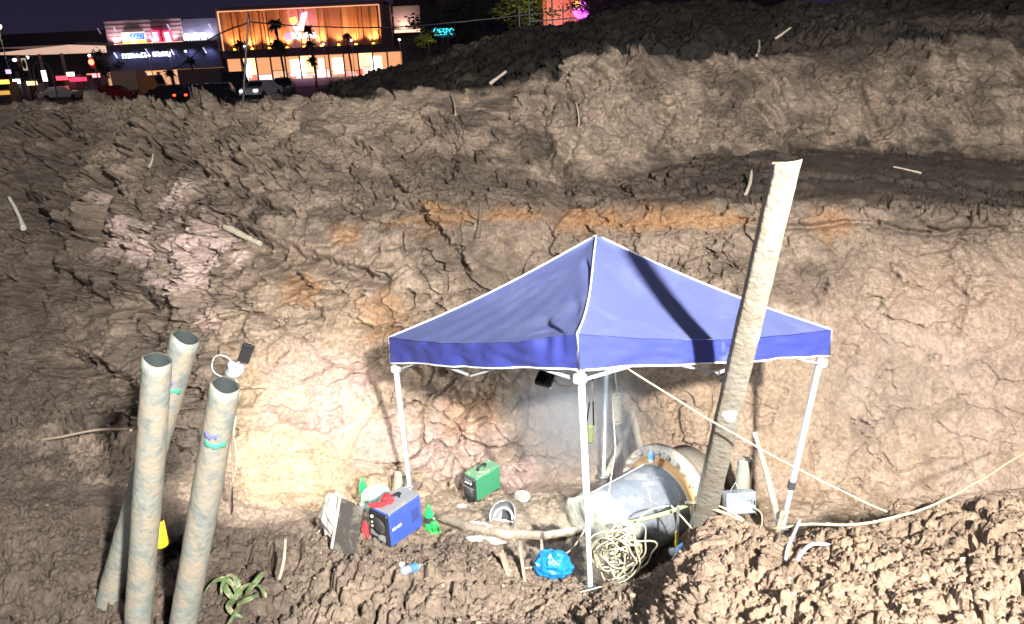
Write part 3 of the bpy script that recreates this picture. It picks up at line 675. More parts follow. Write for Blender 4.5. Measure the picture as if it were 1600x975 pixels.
# ------------------------------------------------------------------ work light on a thin stand
bs = hit(358, 803, 5); hd = P(366, 576, bs.y-.1)
wl_ = root('work_light', bs, 'white work light with black shield on a thin stake behind the standing pipes', 'work light')
k = MB(); k.tube([bs-UP*.15, bs.lerp(hd, .5)+Vector((.01, 0, 0)), hd-UP*.12], .013, 8); k.build('stake', M_wood, wl_)
aim = (P(450, 690, 7.6)-hd).normalized()
k = MB(); k.lathe([(0, -.10), (.03, -.10), (.035, -.06), (.085, 0), (.088, .01), (.082, .012), (.03, -.05), (0, -.055)], hd, aim); sh = k.build('lamp_shade', M_white, wl_)
k = MB(); k.ell(hd-aim*.02, (.028, .028, .028)); k.build('bulb', M_glowW, sh)
sh_c = P(384, 552, bs.y-.15); k = MB(); k.box(sh_c, (.10, .03, .19), Matrix.Rotation(R(25), 3, 'Y'), .008); k.box(sh_c+Vector((.05, -.02, .07)), (.09, .03, .03), Matrix.Rotation(R(15), 3, 'Y'), .006); k.build('shield', M_black, wl_)
k = MB(); k.bar(hd, sh_c, .02); k.build('bracket', M_metal, wl_)
cc = P(347, 572, bs.y-.1); k = MB(); k.tube([cc+Vector((.09*math.cos(t/20*6.28), .01*math.sin(t), .11*math.sin(t/20*6.28))) for t in range(20)], .006, 6)
k.tube([hd-UP*.1]+[hd.lerp(bs, t/8)+Vector((.03*math.sin(t*1.7)+.02, 0, -.05)) for t in range(1, 8)], .004, 6); k.build('power_cord', M_gcable, wl_)
lamp('work_light_beam', 'SPOT', hd+aim*.10, 470, (1.0, .975, .92), .05, P(455, 690, 7.6), 150, .8, None)

# ------------------------------------------------------------------ flood lamp hung under the tent
fc_ = P(853, 590, 6.0); fl_ = root('hanging_floodlight', fc_, 'small black floodlight hanging under the left eave of the blue tent', 'floodlight')
ta = P(1000, 800, 7.6); ad = (ta-fc_).normalized(); x, y, zz = basis(ad); Mx = Matrix((x, y, zz)).transposed()
k = MB(); k.box(fc_, (.16, .17, .05), Mx, .01)
for i in range(6): k.box(fc_-ad*.035+x*(-.06+.024*i), (.006, .14, .03), Mx)
k.build('lamp_housing', M_black, fl_)
k = MB(); k.box(fc_+ad*.028, (.14, .15, .006), Mx); k.build('lamp_glass', M_glowW, fl_)
k = MB(); k.bar(fc_+x*.09, fc_+x*.09+UP*.13, .015, .006); k.bar(fc_-x*.09, fc_-x*.09+UP*.13, .015, .006); k.bar(fc_+x*.09+UP*.13, fc_-x*.09+UP*.13, .015, .006); k.build('bracket', M_metal, fl_)
lamp('hanging_floodlight_beam', 'SPOT', fc_+ad*.06, 420, (.80, .90, 1.0), .08, ta, 150, .8)
k = MB(); k.tube([fc_+UP*.05, P(872, 600, 5.5)-UP*0, P(890, 604, 5.2), P(905, 596, 4.95)], .006, 6); tag(k.build('electric_wire', M_hose, loc=fc_), 'thin pale cord looping from the floodlight to the front tent leg', 'cord')

# ------------------------------------------------------------------ welding machines
def welder(name, corner, wd, ln, ht, rz, mside, mtop, label, blue):
    a = Vector((math.cos(rz), math.sin(rz), 0)); b = Vector((-math.sin(rz), math.cos(rz), 0))
    c = corner-a*wd/2+b*ln/2; r = root(name, c, label, 'welding machine', 'welding machines in the pit', rz=rz); r['_o'] = (0, 0, 0)
    k = MB(); k.box((0, .01, ht/2+.012), (wd, ln-.03, ht), None, .016); k.build('casing', mside, r)
    k = MB(); k.box((0, .01, ht+.014), (wd*.97, ln*.93, .008), None, .003); top = k.build('top_cover', mtop, r)
    k = MB()
    for e in (-1, 1): k.tube([(0, e*ln*.13, ht+.01), (0, e*ln*.13, ht+.045)], .012, 8)
    k.tube([(0, -ln*.17, ht+.045), (0, -ln*.13, ht+.065), (0, 0, ht+.07), (0, ln*.13, ht+.065), (0, ln*.17, ht+.045)], .013, 8); k.build('handle', M_black, top)
    fy = -ln/2+.006
    k = MB(); k.box((0, fy, ht/2+.012), (wd*.96, .03, ht*.97), None, .012); fr_ = k.build('front_panel', M_black, r)
    for e in (-1, 1):
        k = MB(); k.tube([(e*wd*.22, fy-.015, ht*.14), (e*wd*.22, fy-.05, ht*.14)], .022, 14)
        k.build('socket', M_metal if blue else M_black, fr_)
    for q, (dx, dz, rd) in enumerate(((-.27, .86, .016), (-.27, .70, .012), (-.27, .58, .012)) if blue else ((-.2, .80, .014), (.0, .80, .014), (.2, .80, .014))):
        k = MB(); k.lathe([(rd, 0), (rd*.9, .018), (0, .02)], (dx*wd, fy-.015, dz*ht), (0, -1, 0), 14); k.build('knob', M_lite if blue else M_metal, fr_)
    for bx_ in ([((.14*wd, fy-.017, .30*ht), (wd*.36, .004, ht*.18)), ((-.26*wd, fy-.017, .36*ht), (wd*.34, .004, ht*.15))] if blue else [((0, fy-.017, .60*ht), (wd*.85, .012, .012)), ((0, fy-.017, .92*ht), (wd*.6, .004, .02))]):
        k = MB(); k.box(*bx_); k.build('face_label', M_gtop if blue else M_metal, fr_)
    k = MB(); k.lathe([(wd*.36, 0), (wd*.34, .008), (wd*.1, .012), (0, .012)], (0, fy-.014, ht*(.62 if blue else .36)), (0, -1, 0), 20); k.build('fan_grille', M_dark, fr_)
    for e in (-1, 1):
        for e2 in (-1, 1): k = MB(); k.box((e*wd*.38, e2*ln*.35, .004), (.03, .05, .016)); k.build('rubber_foot', M_dark, r)
    if blue:
        for i, (x0_, w_) in enumerate(((-.15, .05), (-.085, .05))):
            k = MB(); k.box((wd/2+.002, x0_, ht*.55), (.003, w_, .028)); k.build('side_lettering', M_lite, r)
    k = MB()
    for i in range(7): k.box((wd/2+.001, ln*.18+i*.014, ht*.55), (.003, .005, ht*.35))
    k.build('vent_slots', M_dark if blue else mside, r)
    return r
bc = hit(611, 856, 5); bw = welder('welding_machine', bc-UP*.02, .25, .43, .345, R(-38), M_bwel, M_gtop, 'blue welding machine with black front panel and red gloves on top', True)
gc_ = hit(745, 786, 6); gw = welder('welding_machine', gc_-UP*.01, .20, .40, .29, R(-44), M_gwel, M_gtop2, 'green welding machine with black handle on the bare soil by the tent wall', False)

def crumple(name, c, rad, m, label, cat, nz=.25, seed=3, n=26, parent=None, sc_=5., rot=0.):
    mb = MB(); vs = []; mm = n//2; M = Matrix.Rotation(rot, 3, 'Z')
    for i in range(mm+1):
        t = math.pi*i/mm
        for k in range(n):
            a = 2*math.pi*k/n; d = Vector((math.sin(t)*math.cos(a), math.sin(t)*math.sin(a), math.cos(t)))
            e = 1+nz*n1(d, sc_*.5, seed)*1.6+nz*.8*abs(n1(d, sc_*1.3, seed+1))+nz*.4*n1(d, sc_*3, seed+2)
            v = Vector((d.x*rad[0]*e, d.y*rad[1]*e, max(d.z, -.75)*rad[2]*e)); vs.append(M @ v+Vector(c))
    mb.add(vs, [(i*n+k, (i+1)*n+k, (i+1)*n+(k+1) % n, i*n+(k+1) % n) for i in range(mm) for k in range(n)], False)
    o = mb.build(name, m, parent, loc=None if parent else c)
    if not parent: tag(o, label, cat)
    return o
# red gloves on the blue machine
topc = lambda lx, ly, lz: Matrix.Translation(bw.location) @ Matrix.Rotation(bw.rotation_euler[2], 4, 'Z') @ Vector((lx, ly, lz))
crumple('work_glove', topc(-.02, -.06, .40), (.05, .07, .028), M_red, 'red work glove lying by the handle of the blue welding machine', 'glove', .35, 5)
crumple('work_glove', topc(-.05, -.16, .385), (.07, .035, .015), M_red, 'flat red work glove at the front edge of the blue welding machine top', 'glove', .4, 9)
# ------------------------------------------------------------------ bottles
def bottle(name, base, ax, h, r_, m, mc, label, ml=None):
    ro = root(name, base, label, 'bottle'); ax = Vector(ax).normalized()
    k = MB(); k.lathe([(0, 0), (r_*.8, 0), (r_, h*.03), (r_, h*.25), (r_*.94, h*.3), (r_, h*.35), (r_, h*.60), (r_*.85, h*.70), (r_*.45, h*.82), (r_*.32, h*.88), (r_*.32, h*.93), (0, h*.93)], base, ax); k.build('bottle_body', m, ro)
    k = MB(); k.lathe([(r_*.40, h*.92), (r_*.40, h), (0, h)], base, ax, 14); k.build('cap', mc, ro)
    if ml: k = MB(); k.lathe([(r_*1.02, h*.36), (r_*1.02, h*.58)], base, ax); k.build('bottle_label', ml, ro)
    return ro
bottle('soda_bottle', hit(671, 828, 5)-UP*.01, (.02, 0, 1), .30, .047, M_gbot, M_gbot2, 'tall green plastic bottle standing right of the blue welding machine', M_dark)
bottle('soda_bottle', hit(569, 783, 5)+UP*.03, (.05, 0, 1), .27, .044, M_gbot, M_gbot2, 'green plastic bottle behind the clear bag, left of the blue welding machine')
jb = hit(679, 831, 5); jr = root('bottle_jack', jb, 'small green bottle jack in front of the tall green bottle', 'jack')
k = MB(); k.box(jb+UP*.012, (.10, .08, .025), Matrix.Rotation(R(20), 3, 'Z'), .005); k.build('jack_base', M_gbot2, jr)
k = MB(); k.lathe([(0, .02), (.032, .02), (.032, .11), (.026, .12), (0, .12)], jb); k.build('cylinder', M_gbot2, jr)
k = MB(); k.lathe([(0, .12), (.014, .12), (.014, .155), (.02, .16), (0, .165)], jb); k.build('ram', M_metal, jr)
k = MB(); k.tube([jb+Vector((.04, -.02, .02)), jb+Vector((.045, -.02, .09))], .012, 8); k.tube([jb+Vector((.035, -.02, .03)), jb+Vector((-.07, -.07, -.01))], .006, 6); k.build('pump_lever', M_gbot2, jr)
wb = hit(630, 901, 4); we = hit(676, 886, 4); ax = (we-wb).normalized(); wb = wb+UP*.055
bottle('water_bottle', wb, ax, .28, .036, M_clear, M_lite, 'empty clear plastic water bottle with blue label lying on the mud', M_bluelab)
k = MB(); cp = hit(627, 884, 4); k.lathe([(0, .03), (.022, .028), (.026, 0)], cp, (.2, -.4, 1), 14); tag(k.build('white_disc', M_lite, loc=cp), 'small white plastic lid lying above the water bottle', 'lid')

# ------------------------------------------------------------------ clutter left of the blue machine
crumple('plastic_bag', hit(592, 800, 5)+UP*.14, (.15, .10, .17), M_clbag, 'crumpled clear plastic bag with green tint beside the blue welding machine', 'plastic bag', .3, 12, rot=.3)
cb = hit(626, 765, 5); ct = root('carton', cb, 'pale upright carton leaning behind the blue machine at the left tent leg', 'carton', rz=0)
k = MB(); k.box(cb+UP*.10, (.13, .08, .22), Matrix.Rotation(R(12), 3, 'Y') @ Matrix.Rotation(R(25), 3, 'Z'), .004); k.build('carton_body', M_card, ct)
k = MB(); k.box(cb+Vector((.03, -.01, .215)), (.13, .085, .006), Matrix.Rotation(R(20), 3, 'Y') @ Matrix.Rotation(R(25), 3, 'Z')); k.build('carton_flap', M_card, ct)
b0 = hit(548, 862, 5); pn = root('leaning_board', b0, 'dark board leaning upright left of the blue welding machine', 'board')
k = MB(); Mb = Matrix.Rotation(R(-28), 3, 'Z') @ Matrix.Rotation(R(-14), 3, 'X') @ Matrix.Rotation(R(8), 3, 'Y'); k.box(b0+UP*.20+Vector((0, .05, 0)), (.24, .02, .48), Mb, .004); k.build('board_face', mat('mud_smeared_board', (.05, .045, .04), .75, mud=.45, mudscale=7, mudc=(.16, .14, .115)), pn)
k = MB(); k.box(b0+UP*.20+Vector((0, .05, 0))+Mb @ Vector((-.125, 0, 0)), (.03, .035, .48), Mb, .004); k.build('board_edge', M_sack, pn)
crumple('sack', b0+Vector((-.13, .22, .20)), (.13, .10, .22), M_sack, 'pale pinkish sack slumped behind the dark leaning board', 'sack', .25, 21)
crumple('rag', hit(572, 838, 5)+UP*.02, (.03, .04, .12), M_red, 'red rag hanging at the front corner of the blue machine', 'rag', .3, 31)
for (x_1, y_1, x_2, y_2, lb) in ((500, 835, 545, 800, 'upper'), (505, 850, 560, 815, 'lower')):
    k = MB(); A_ = hit(x_1, y_1, 5)+UP*.03; B_ = hit(x_2, y_2, 5)+UP*.12; k.tube([A_, A_.lerp(B_, .4)+UP*.05, A_.lerp(B_, .7)+Vector((0, 0, .02)), B_], .008, 6)
    tag(k.build('cable_end', M_gcable, loc=A_), f'{lb} pale cable end among the clutter left of the leaning board', 'cable')

# welding helmet, ring, sacks
hc_ = hit(785, 822, 6)+UP*.11; wh = root('welding_helmet', hc_, 'silver grey welding helmet lying open on the soil in front of the green machine', 'helmet')
fd = Vector((-.25, -.75, .62)).normalized(); x, y, zz = basis(fd); Mh = Matrix((x, y, zz)).transposed()
k = MB(); vs = []; n = 26
for i in range(11):
    t = .5*math.pi*i/10
    for j in range(n):
        a = 2*math.pi*j/n; rr_ = math.sin(t)**.7; vs.append(hc_+Mh @ Vector((.125*rr_*math.cos(a), .15*rr_*math.sin(a), -.16*math.cos(t)+.03*math.cos(2*a)*rr_)))
k.add(vs, [(i*n+j, i*n+(j+1) % n, (i+1)*n+(j+1) % n, (i+1)*n+j) for i in range(10) for j in range(n)], True)
k.build('shell', M_metal, wh, solid=.006)
k = MB(); k.tube([hc_+Mh @ Vector((.095*math.cos(t/16*math.pi), .10*math.sin(t/16*math.pi)-.02, -.02)) for t in range(17)], .013, 6); k.tube([hc_+Mh @ Vector((.10*math.cos(t/16*math.pi), -.04, -.02+.11*math.sin(t/16*math.pi)*-1)) for t in range(17)], .010, 6); k.build('headband', M_lite, wh)
k = MB(); k.box(hc_+Mh @ Vector((0, .02, -.135)), (.11, .09, .012), Mh, .004); k.build('visor_window', M_black, wh)
k = MB(); rc_ = hit(815, 780, 6)+UP*.03; k.lathe([(0, 0), (.086, .0), (.092, .045), (.088, .050), (.078, .046), (.074, .03)], rc_, (.05, -.1, 1), 30); tb_ = root('shallow_tub', rc_, 'round white tub full of mud on the soil right of the green machine', 'tub'); k.build('tub_wall', M_sack, tb_); k = MB(); k.lathe([(.078, .03), (.04, .036), (0, .038)], rc_, (.05, -.1, 1), 24); k.build('mud_filling', M_wood, tb_)
crumple('cement_sack', hit(748, 826, 5)+UP*.0, (.14, .08, .03), M_sack, 'torn white sack lying above the muddy log', 'sack', .25, 41, rot=-.3)
crumple('cement_sack', hit(758, 843, 5)+UP*.0, (.17, .04, .02), M_sack, 'white sack strip showing beneath the muddy log', 'sack', .25, 43, rot=-.3)
crumple('paper_scrap', hit(722, 792, 5)+UP*.01, (.05, .04, .015), M_sack, 'small pale scrap lying below the green machine', 'scrap', .3, 44)
crumple('plastic_bag', hit(866, 898, 4)+UP*.10, (.15, .10, .12), M_blbag, 'bright blue crumpled plastic bag beside the front tent leg', 'plastic bag', .20, 15)
pts = [hit(u, v, 4)+Vector((0, -.03, .045)) for (u, v) in ((688, 812), (735, 828), (790, 838), (850, 840), (908, 832))]
k = MB(); pp = []
for i in range(len(pts)-1):
    for t in range(8): pp.append(pts[i].lerp(pts[i+1], t/8))
pp.append(pts[-1]); k.tube(pp, [.042+.012*n1((i*.5, 0, 0), 1) for i in range(len(pp))], 16, True, .07); tag(k.build('muddy_log', M_wood, loc=pts[0]), 'long curved muddy log lying across the front of the equipment ledge', 'log')
for (x0, y0, x1, y1, Y, wd, lb) in ((812, 850, 822, 905, 5.6, .10, 'wide grey plank standing at the left of the dark hole'), (846, 846, 849, 884, 5.85, .09, 'short grey plank standing in the middle of the dark hole'), (783, 862, 800, 900, 5.45, .06, 'narrow broken plank at the left end of the hole under the log')):
    B_ = hit(x1, y1, 4); A_ = P(x0, y0, B_.y+.03); k = MB(); k.bar(B_-UP*.12, A_, wd, .025); tag(k.build('timber_plank', M_wood, loc=B_), lb, 'plank', 'timbers shoring the small hole')

# ------------------------------------------------------------------ big flanged pipe
RC = P(1034, 780, 7.0); AX = Vector((-.78, -.62, .0)).normalized(); bp = root('flanged_pipe', RC, 'large dark water main with bolted rusty flange under the tent', 'pipe')
k = MB(); n = 64; L_ = 1.02
prof = [(.415, -.1)]+[(.415, L_*i/30) for i in range(31)]+[(.395, L_), (.39, .4), (0, .4)]
vs = []; x, y, zz = basis(AX)
for (rd, h) in prof:
    for j in range(n):
        a = 2*math.pi*j/n; d = x*math.cos(a)+y*math.sin(a); pt = RC+AX*h+d*rd; vs.append(pt+d*.006*n1(pt, 7, 1))
k.add(vs, [(i*n+j, i*n+(j+1) % n, (i+1)*n+(j+1) % n, (i+1)*n+j) for i in range(len(prof)-1) for j in range(n)], True); k.build('pipe_barrel', M_hdpe, bp)
k = MB(); k.lathe([(.425, -.02), (.595, -.02), (.60, -.08), (.595, -.14), (.42, -.14)], RC, AX, 64); fg = k.build('flange_ring', M_flange, bp)
k = MB(); k.lathe([(.416, .04), (.43, .04), (.49, .0), (.49, -.03)], RC, AX, 64); k.build('rusty_inner_ring', M_rust, fg)
for j in range(26):
    a = 2*math.pi*j/26; c_ = RC+x*math.cos(a)*.55+y*math.sin(a)*.55; k = MB(); k.lathe([(.026, -.03), (.026, .012), (.012, .014), (.012, .04), (0, .042)], c_, AX, 6, False); k.build('bolt', M_flange, fg)
k = MB(); k.lathe([(.43, -.14), (.43, -.2), (.43, -.55), (.3, -.55)], RC, AX, 40); k.build('rear_collar', mat('brown_collar', (.26, .22, .175), .9, mud=.4, bump=.5), bp)
k = MB(); k.tube([RC+AX*(.03)+(x*math.cos(t/40*6.28)+y*math.sin(t/40*6.28))*.425 for t in range(41)], .012, 8); k.build('pale_seam_ring', M_hose, bp)
st_ = [RC+AX*(L_*i/20)+(x*math.cos(A0)+y*math.sin(A0))*.423 for i in range(21) for A0 in (math.atan2(UP.dot(y), UP.dot(x))-.55,)]
k = MB(); k.tube(st_, .007, 6); k.build('white_stripe', M_lite, bp)
k = MB(); vs = []; prof = [(.418, L_-.22), (.435, L_-.20), (.445, L_-.12), (.43, L_-.04), (.445, L_), (.43, L_+.03), (.30, L_+.05), (0, L_+.06)]
for (rd, h) in prof:
    for j in range(n):
        a = 2*math.pi*j/n; d = x*math.cos(a)+y*math.sin(a); pt = RC+AX*h+d*rd; vs.append(pt+d*(.05*n1(pt, 5, 8)+.03*n1(pt, 13, 8)+.012*n1(pt, 30, 8))+AX*.04*n1(pt, 7, 9))
k.add(vs, [(i*n+j, i*n+(j+1) % n, (i+1)*n+(j+1) % n, (i+1)*n+j) for i in range(len(prof)-1) for j in range(n)], True); k.build('end_wrap', M_collar, bp, 'pale mud-stained wrapping round the near end')
k = MB(); vp = P(1018, 712, 6.9); bpv = root('clear_bottle', vp, 'small clear bottle standing on top of the flanged pipe', 'bottle'); k.lathe([(0, 0), (.03, 0), (.034, .02), (.034, .13), (.014, .17), (.014, .2), (0, .2)], vp-UP*.08); k.build('bottle_body', M_clear, bpv)
k = MB(); k.lathe([(.035, .05), (.035, .10)], vp-UP*.08); k.build('bottle_label', M_bluelab, bpv)
# stub under the coil and the hose coil
c0 = P(972, 905, 5.2); rough_pole('concrete_stub', c0-UP*.15, P(968, 822, 5.35), .10, .085, M_conc, 'short grey concrete stub under the coiled hose', 'stub', 20, 24, .01)
cw = P(968, 862, 5.02); k = MB(); rng = random.Random(4)
vx = Vector((1, -.15, 0)).normalized(); vy = Vector((0, -.35, .94)).normalized(); vn = vx.cross(vy)
for i in range(17):
    ra, rb = rng.uniform(.07, .21), rng.uniform(.12, .30); oc = cw+vx*rng.uniform(-.09, .09)+vy*(.27-rb+rng.uniform(-.08, .03))+vn*rng.uniform(-.05, .07); ph = rng.uniform(0, 6); tw = rng.uniform(-.3, .3); ps = []
    for t in range(37):
        a = t/36*6.283*1.0+ph; e = 1+.11*math.sin(2*a+i*1.7)+.07*math.sin(5*a+i)
        ps.append(oc+vx*(ra*math.cos(a)*e+tw*.1*math.sin(a))+vy*rb*math.sin(a)*e+vn*.035*math.sin(2*a+i))
    k.tube(ps, .0075, 6)
k.tube([cw+vy*.2, P(960, 800, 5.5), P(950, 780, 5.6), P(962, 700, 6.2), P(955, 600, 7.2)], .006, 6)
tag(k.build('coiled_hose', M_hose, loc=cw), 'tangled coil of cream hose hanging on the grey stub by the front leg', 'hose')
def cord(name, pts, r_, m, label, cat='cable', sag=0., n=10, wob=.01):
    pts = [Vector(q_) for q_ in pts]; out = []
    m_ = len(pts)
    for i in range(m_-1):
        p0 = pts[max(i-1, 0)]; p1 = pts[i]; p2 = pts[i+1]; p3 = pts[min(i+2, m_-1)]
        for t in range(n):
            u = t/n; v = .5*((2*p1)+(p2-p0)*u+(2*p0-5*p1+4*p2-p3)*u*u+(3*p1-p0-3*p2+p3)*u**3)
            s_ = (i+u)/(m_-1); v.z -= sag*math.sin(math.pi*s_); v += Vector((n1(v, 3, 1), n1(v, 3, 2), n1(v, 3, 3)))*wob; out.append(v)
    out.append(pts[-1]); k = MB(); k.tube(out, r_, 7); return tag(k.build(name, m, loc=pts[0]), label, cat)
cord('guy_rope', [P(975, 573, 5.05), P(1120, 662, 4.95), P(1290, 755, 4.9), P(1440, 824, 4.85)], .0065, M_rope, 'cream guy rope running from the tent eave past the pole to the right-hand spoil heap', 'rope')
cord('cable', [P(1080, 786, 5.9), P(1125, 792, 5.8), P(1165, 815, 5.7), P(1200, 826, 4.75), P(1260, 819, 4.5), P(1330, 819, 4.4), P(1400, 808, 4.4), P(1470, 784, 4.8), P(1540, 745, 5.6), P(1620, 695, 6.6)], .009, M_rope, 'long pale cable sweeping from the pole across the right-hand wall')
cord('cable', [P(940, 775, 5.5), P(900, 850, 5.3), P(868, 872, 5.3), P(820, 888, 5.2), P(760, 872, 5.3)], .007, M_hose, 'thin pale cable running left behind the blue bag')
cord('cable', [P(965, 905, 5.2), P(1000, 912, 4.95), P(1035, 890, 5.1), P(1058, 862, 5.3)], .006, M_rope, 'thin pale cable on the ground right of the hose coil')
cord('cable', [P(905, 925, 4.7), P(935, 918, 4.7), P(980, 905, 4.85), P(1010, 870, 5.2)], .006, M_hose, 'thin cream cable at the foot of the front tent leg')
cord('cable', [P(940, 845, 5.4), P(985, 830, 5.7), P(1010, 800, 5.9), P(1045, 790, 5.9)], .008, M_hose, 'cream hose crossing in front of the dark pipe barrel')
cord('cable', [P(1048, 790, 5.9), P(1062, 805, 5.8), P(1085, 832, 5.7)], .009, M_hose, 'short cream hose dropping beside the flange')
cord('cable', [P(1250, 812, 4.6), P(1238, 838, 4.35), P(1229, 862, 4.2), hit(1225, 892, 3)], .012, M_gcable, 'left grey cable standing out of the right-hand heap')
cord('cable', [hit(1300, 850, 3), P(1268, 852, 4.2), P(1248, 872, 4.1), hit(1234, 905, 3)], .013, M_gcable, 'right grey cable bending out of the right-hand heap')
cord('cable', [P(1180, 795, 6.6), P(1190, 805, 6.6), P(1189, 830, 6.6)], .009, M_hose, 'short pale cord hanging from the grey control box')
k = MB(); k.tube([P(962, 820, 5.9), P(1010, 810, 5.95), P(1040, 802, 6.0), P(1080, 787, 6.05)], [.022, .021, .02, .018], 10); tag(k.build('bamboo_pole', M_bamboo, loc=P(975, 812, 5.9)), 'green bamboo pole lying in front of the dark pipe', 'bamboo')
k = MB(); k.tube([P(1072, 786, 5.95), P(1100, 789, 5.8), P(1140, 805, 5.7), P(1192, 828, 5.5)], [.024, .02, .017, .010], 8, True, .1); tag(k.build('branch', M_wood, loc=P(1080, 786, 6)), 'thin brown branch slanting down right across the foot of the pole', 'branch')
k = MB(); vt = P(1060, 790, 5.8); k.bar(vt, vt-UP*.42, .022); tag(k.build('steel_peg', M_metal, loc=vt), 'thin upright steel peg in front of the flange', 'peg')
k = MB(); yt = P(1057, 830, 5.8); k.bar(yt, yt-UP*.17, .02); tag(k.build('screwdriver', M_yel, loc=yt), 'yellow tool handle standing below the flange', 'tool')
for (x0, y0, ax_, lb) in ((1046, 862, (.8, -.3, .2), 'blue-labelled clear bottle lying below the pipe flange, left one'), (1060, 858, (.3, -.5, .6), 'blue-labelled clear bottle lying below the pipe flange, right one')):
    bb_ = P(x0, y0, 5.45); bottle('water_bottle', bb_, ax_, .22, .034, M_clear, M_lite, lb, M_bluelab)

# control box with its pipe stub
cbx = P(1155, 784, 6.75); cr = root('control_box', cbx, 'dented grey metal control box hanging right of the leaning pole', 'box')
Mc = Matrix.Rotation(R(8), 3, 'Z') @ Matrix.Rotation(R(3), 3, 'Y') @ Matrix.Rotation(R(-15), 3, 'X')
k = MB(); k.box(cbx, (.33, .12, .235), Mc, .008); k.build('box_body', M_box, cr)
k = MB(); k.box(cbx+Mc @ Vector((0, -.063, 0)), (.30, .008, .205), Mc, .003); k.build('box_door', M_box, cr)
k = MB(); k.box(cbx+Mc @ Vector((.135, -.07, 0)), (.012, .012, .04), Mc); k.build('latch', M_black, cr)
k = MB(); k.tube([cbx+Mc @ Vector((-.1, 0, .12)), cbx+Mc @ Vector((-.04, 0, .21)), cbx+Mc @ Vector((.0, 0, .13))], .006, 6); k.build('hanging_wire', M_gcable, cr)
rough_pole('pipe_stub', P(1157, 790, 7.0), P(1164, 716, 7.05), .075, .075, M_collar, 'short pale pipe stub standing behind the grey control box', 'pipe', 16, 24, .008)
def stick(a, b, ra, rb, m, lb, cat='stick', name='stick', bend=.02):
    return rough_pole(name, a, b, ra, rb, m, lb, cat, 16, 10, ra*.25, 9, bend)
stick(P(1221, 836, 6.35), P(1179, 675, 6.7), .036, .028, M_wood2, 'pale peeled stick leaning left against the right tent leg foot')
stick(P(1216, 835, 6.3), P(1224, 800, 6.3), .03, .03, M_wood2, 'stubby pale stake at the foot of the right tent leg', 'stake', 'stake')
stick(P(940, 760, 8.0), P(990, 645, 8.3), .045, .035, M_wood2, 'slanting pale timber behind the rear tent leg')
stick(P(985, 735, 8.1), P(962, 660, 8.2), .05, .045, M_wood, 'dark short timber behind the rear tent leg')
stick(P(1000, 700, 8.3), P(985, 640, 8.35), .05, .04, M_wood2, 'pale upright timber beside the flange behind the tent leg')
stick(P(1345, 790, 7.6), P(1255, 675, 8.3), .02, .015, M_cable, 'thin dark root running down the right wall beside the tent leg', 'root', 'root')
stick(P(436, 905, 4.9), P(446, 842, 5.0), .016, .010, M_wood, 'small broken stake upright in the mud left of centre', 'stake', 'stake')
# olive bag on a strap; braided rope on rear leg
ob = P(922, 678, 5.5); og = root('olive_bag', ob, 'small olive bag hanging on a strap inside the tent front corner', 'bag')
k = MB(); k.box(ob, (.07, .045, .18), None, .02); k.build('bag_body', M_olive, og)
k = MB(); k.tube([ob+Vector((-.03, 0, .08)), P(926, 590, 5.4)], .007, 6); k.tube([ob+Vector((.03, 0, .08)), P(926, 590, 5.4)], .007, 6); k.build('strap', M_dark, og)
k = MB(); br = P(965, 640, 7.9)
for i in range(9): k.tube([br+Vector((.05*math.cos(t/12*6.283), .02, .035*math.sin(t/12*6.283)+.17-.042*i)) for t in range(13)], .012, 6)
k.tube([br+UP*.2, P(960, 580, 8.0)], .009, 6); tag(k.build('braided_rope', M_rope, loc=br), 'yellowish knotted rope hanging beside the rear tent leg', 'rope')
cord('wire', [P(1236, 588, 8.7), P(1231, 610, 8.7), P(1226, 640, 8.6), P(1216, 665, 8.55)], .010, M_hose, 'short pale wire dangling on the wall between pole and right leg')

# ------------------------------------------------------------------ weed, sticks, slabs on the slope
wp = hit(372, 945, 3); wd_ = root('weed', wp, 'limp strap-leaved green weed on the mud beside the right-hand pipe', 'plant')
rng = random.Random(2)
for i, (an, ln_, cu_, tw) in enumerate([(10, .34, .15, 1.6), (65, .30, .13, -1.4), (120, .33, .16, 1.2), (175, .30, .12, -1.8), (235, .28, .08, 1.5), (-35, .32, .14, -1.2), (300, .26, .07, 2.2), (90, .22, .20, 2.0)]):
    vs = []; c_ = wp+Vector((rng.uniform(-.03, .03), rng.uniform(-.03, .03), .03)); hdg = R(an)
    for t in range(17):
        u = t/16; hdg += tw/16*(1+u); c_ = c_+Vector((math.cos(hdg), math.sin(hdg), 0))*ln_/16+UP*(cu_*(.16-.30*u)); sd = Vector((-math.sin(hdg), math.cos(hdg), .5*math.sin(u*5+i))); ww = .021*(1-.6*u**3)
        for s_ in (-1, -.5, 0, .5, 1): vs.append(c_+sd*ww*s_+UP*.006*abs(s_))
    k = MB(); k.add(vs, [(i_*5+j, i_*5+j+1, (i_+1)*5+j+1, (i_+1)*5+j) for i_ in range(16) for j in range(4)], True); k.build('leaf', M_leaf, wd_, solid=.002)
def lay(px0, py0, px1, py1, r_, m, lb, cat='stick', up=.06):
    ux = (Vector((0, 0, CZ))-hit(px0, py0, 3)).normalized()*.05; a, b = hit(px0, py0, 3)+ux*.6, hit(px1, py1, 3)+UP*up+ux
    if (a-b).length > 2: b = a+Vector((.3, 0, .2))
    return stick(a, b, r_, r_*.6, m, lb, cat, cat.replace(' ', '_'))
lay(36, 358, 16, 318, .035, M_sack, 'white broken plastic tube sticking out of the left slope', 'tube', .10)
lay(352, 352, 408, 386, .055, M_wood2, 'pale root stump lying on the slope above the pink soil', 'root', .05)
lay(1210, 60, 1236, 36, .028, M_wood2, 'pale stick poking out of the upper right bank', 'stick', .12)
lay(1165, 305, 1172, 284, .03, M_wood2, 'pale forked twig on the bench left of the pole', 'twig', .16)
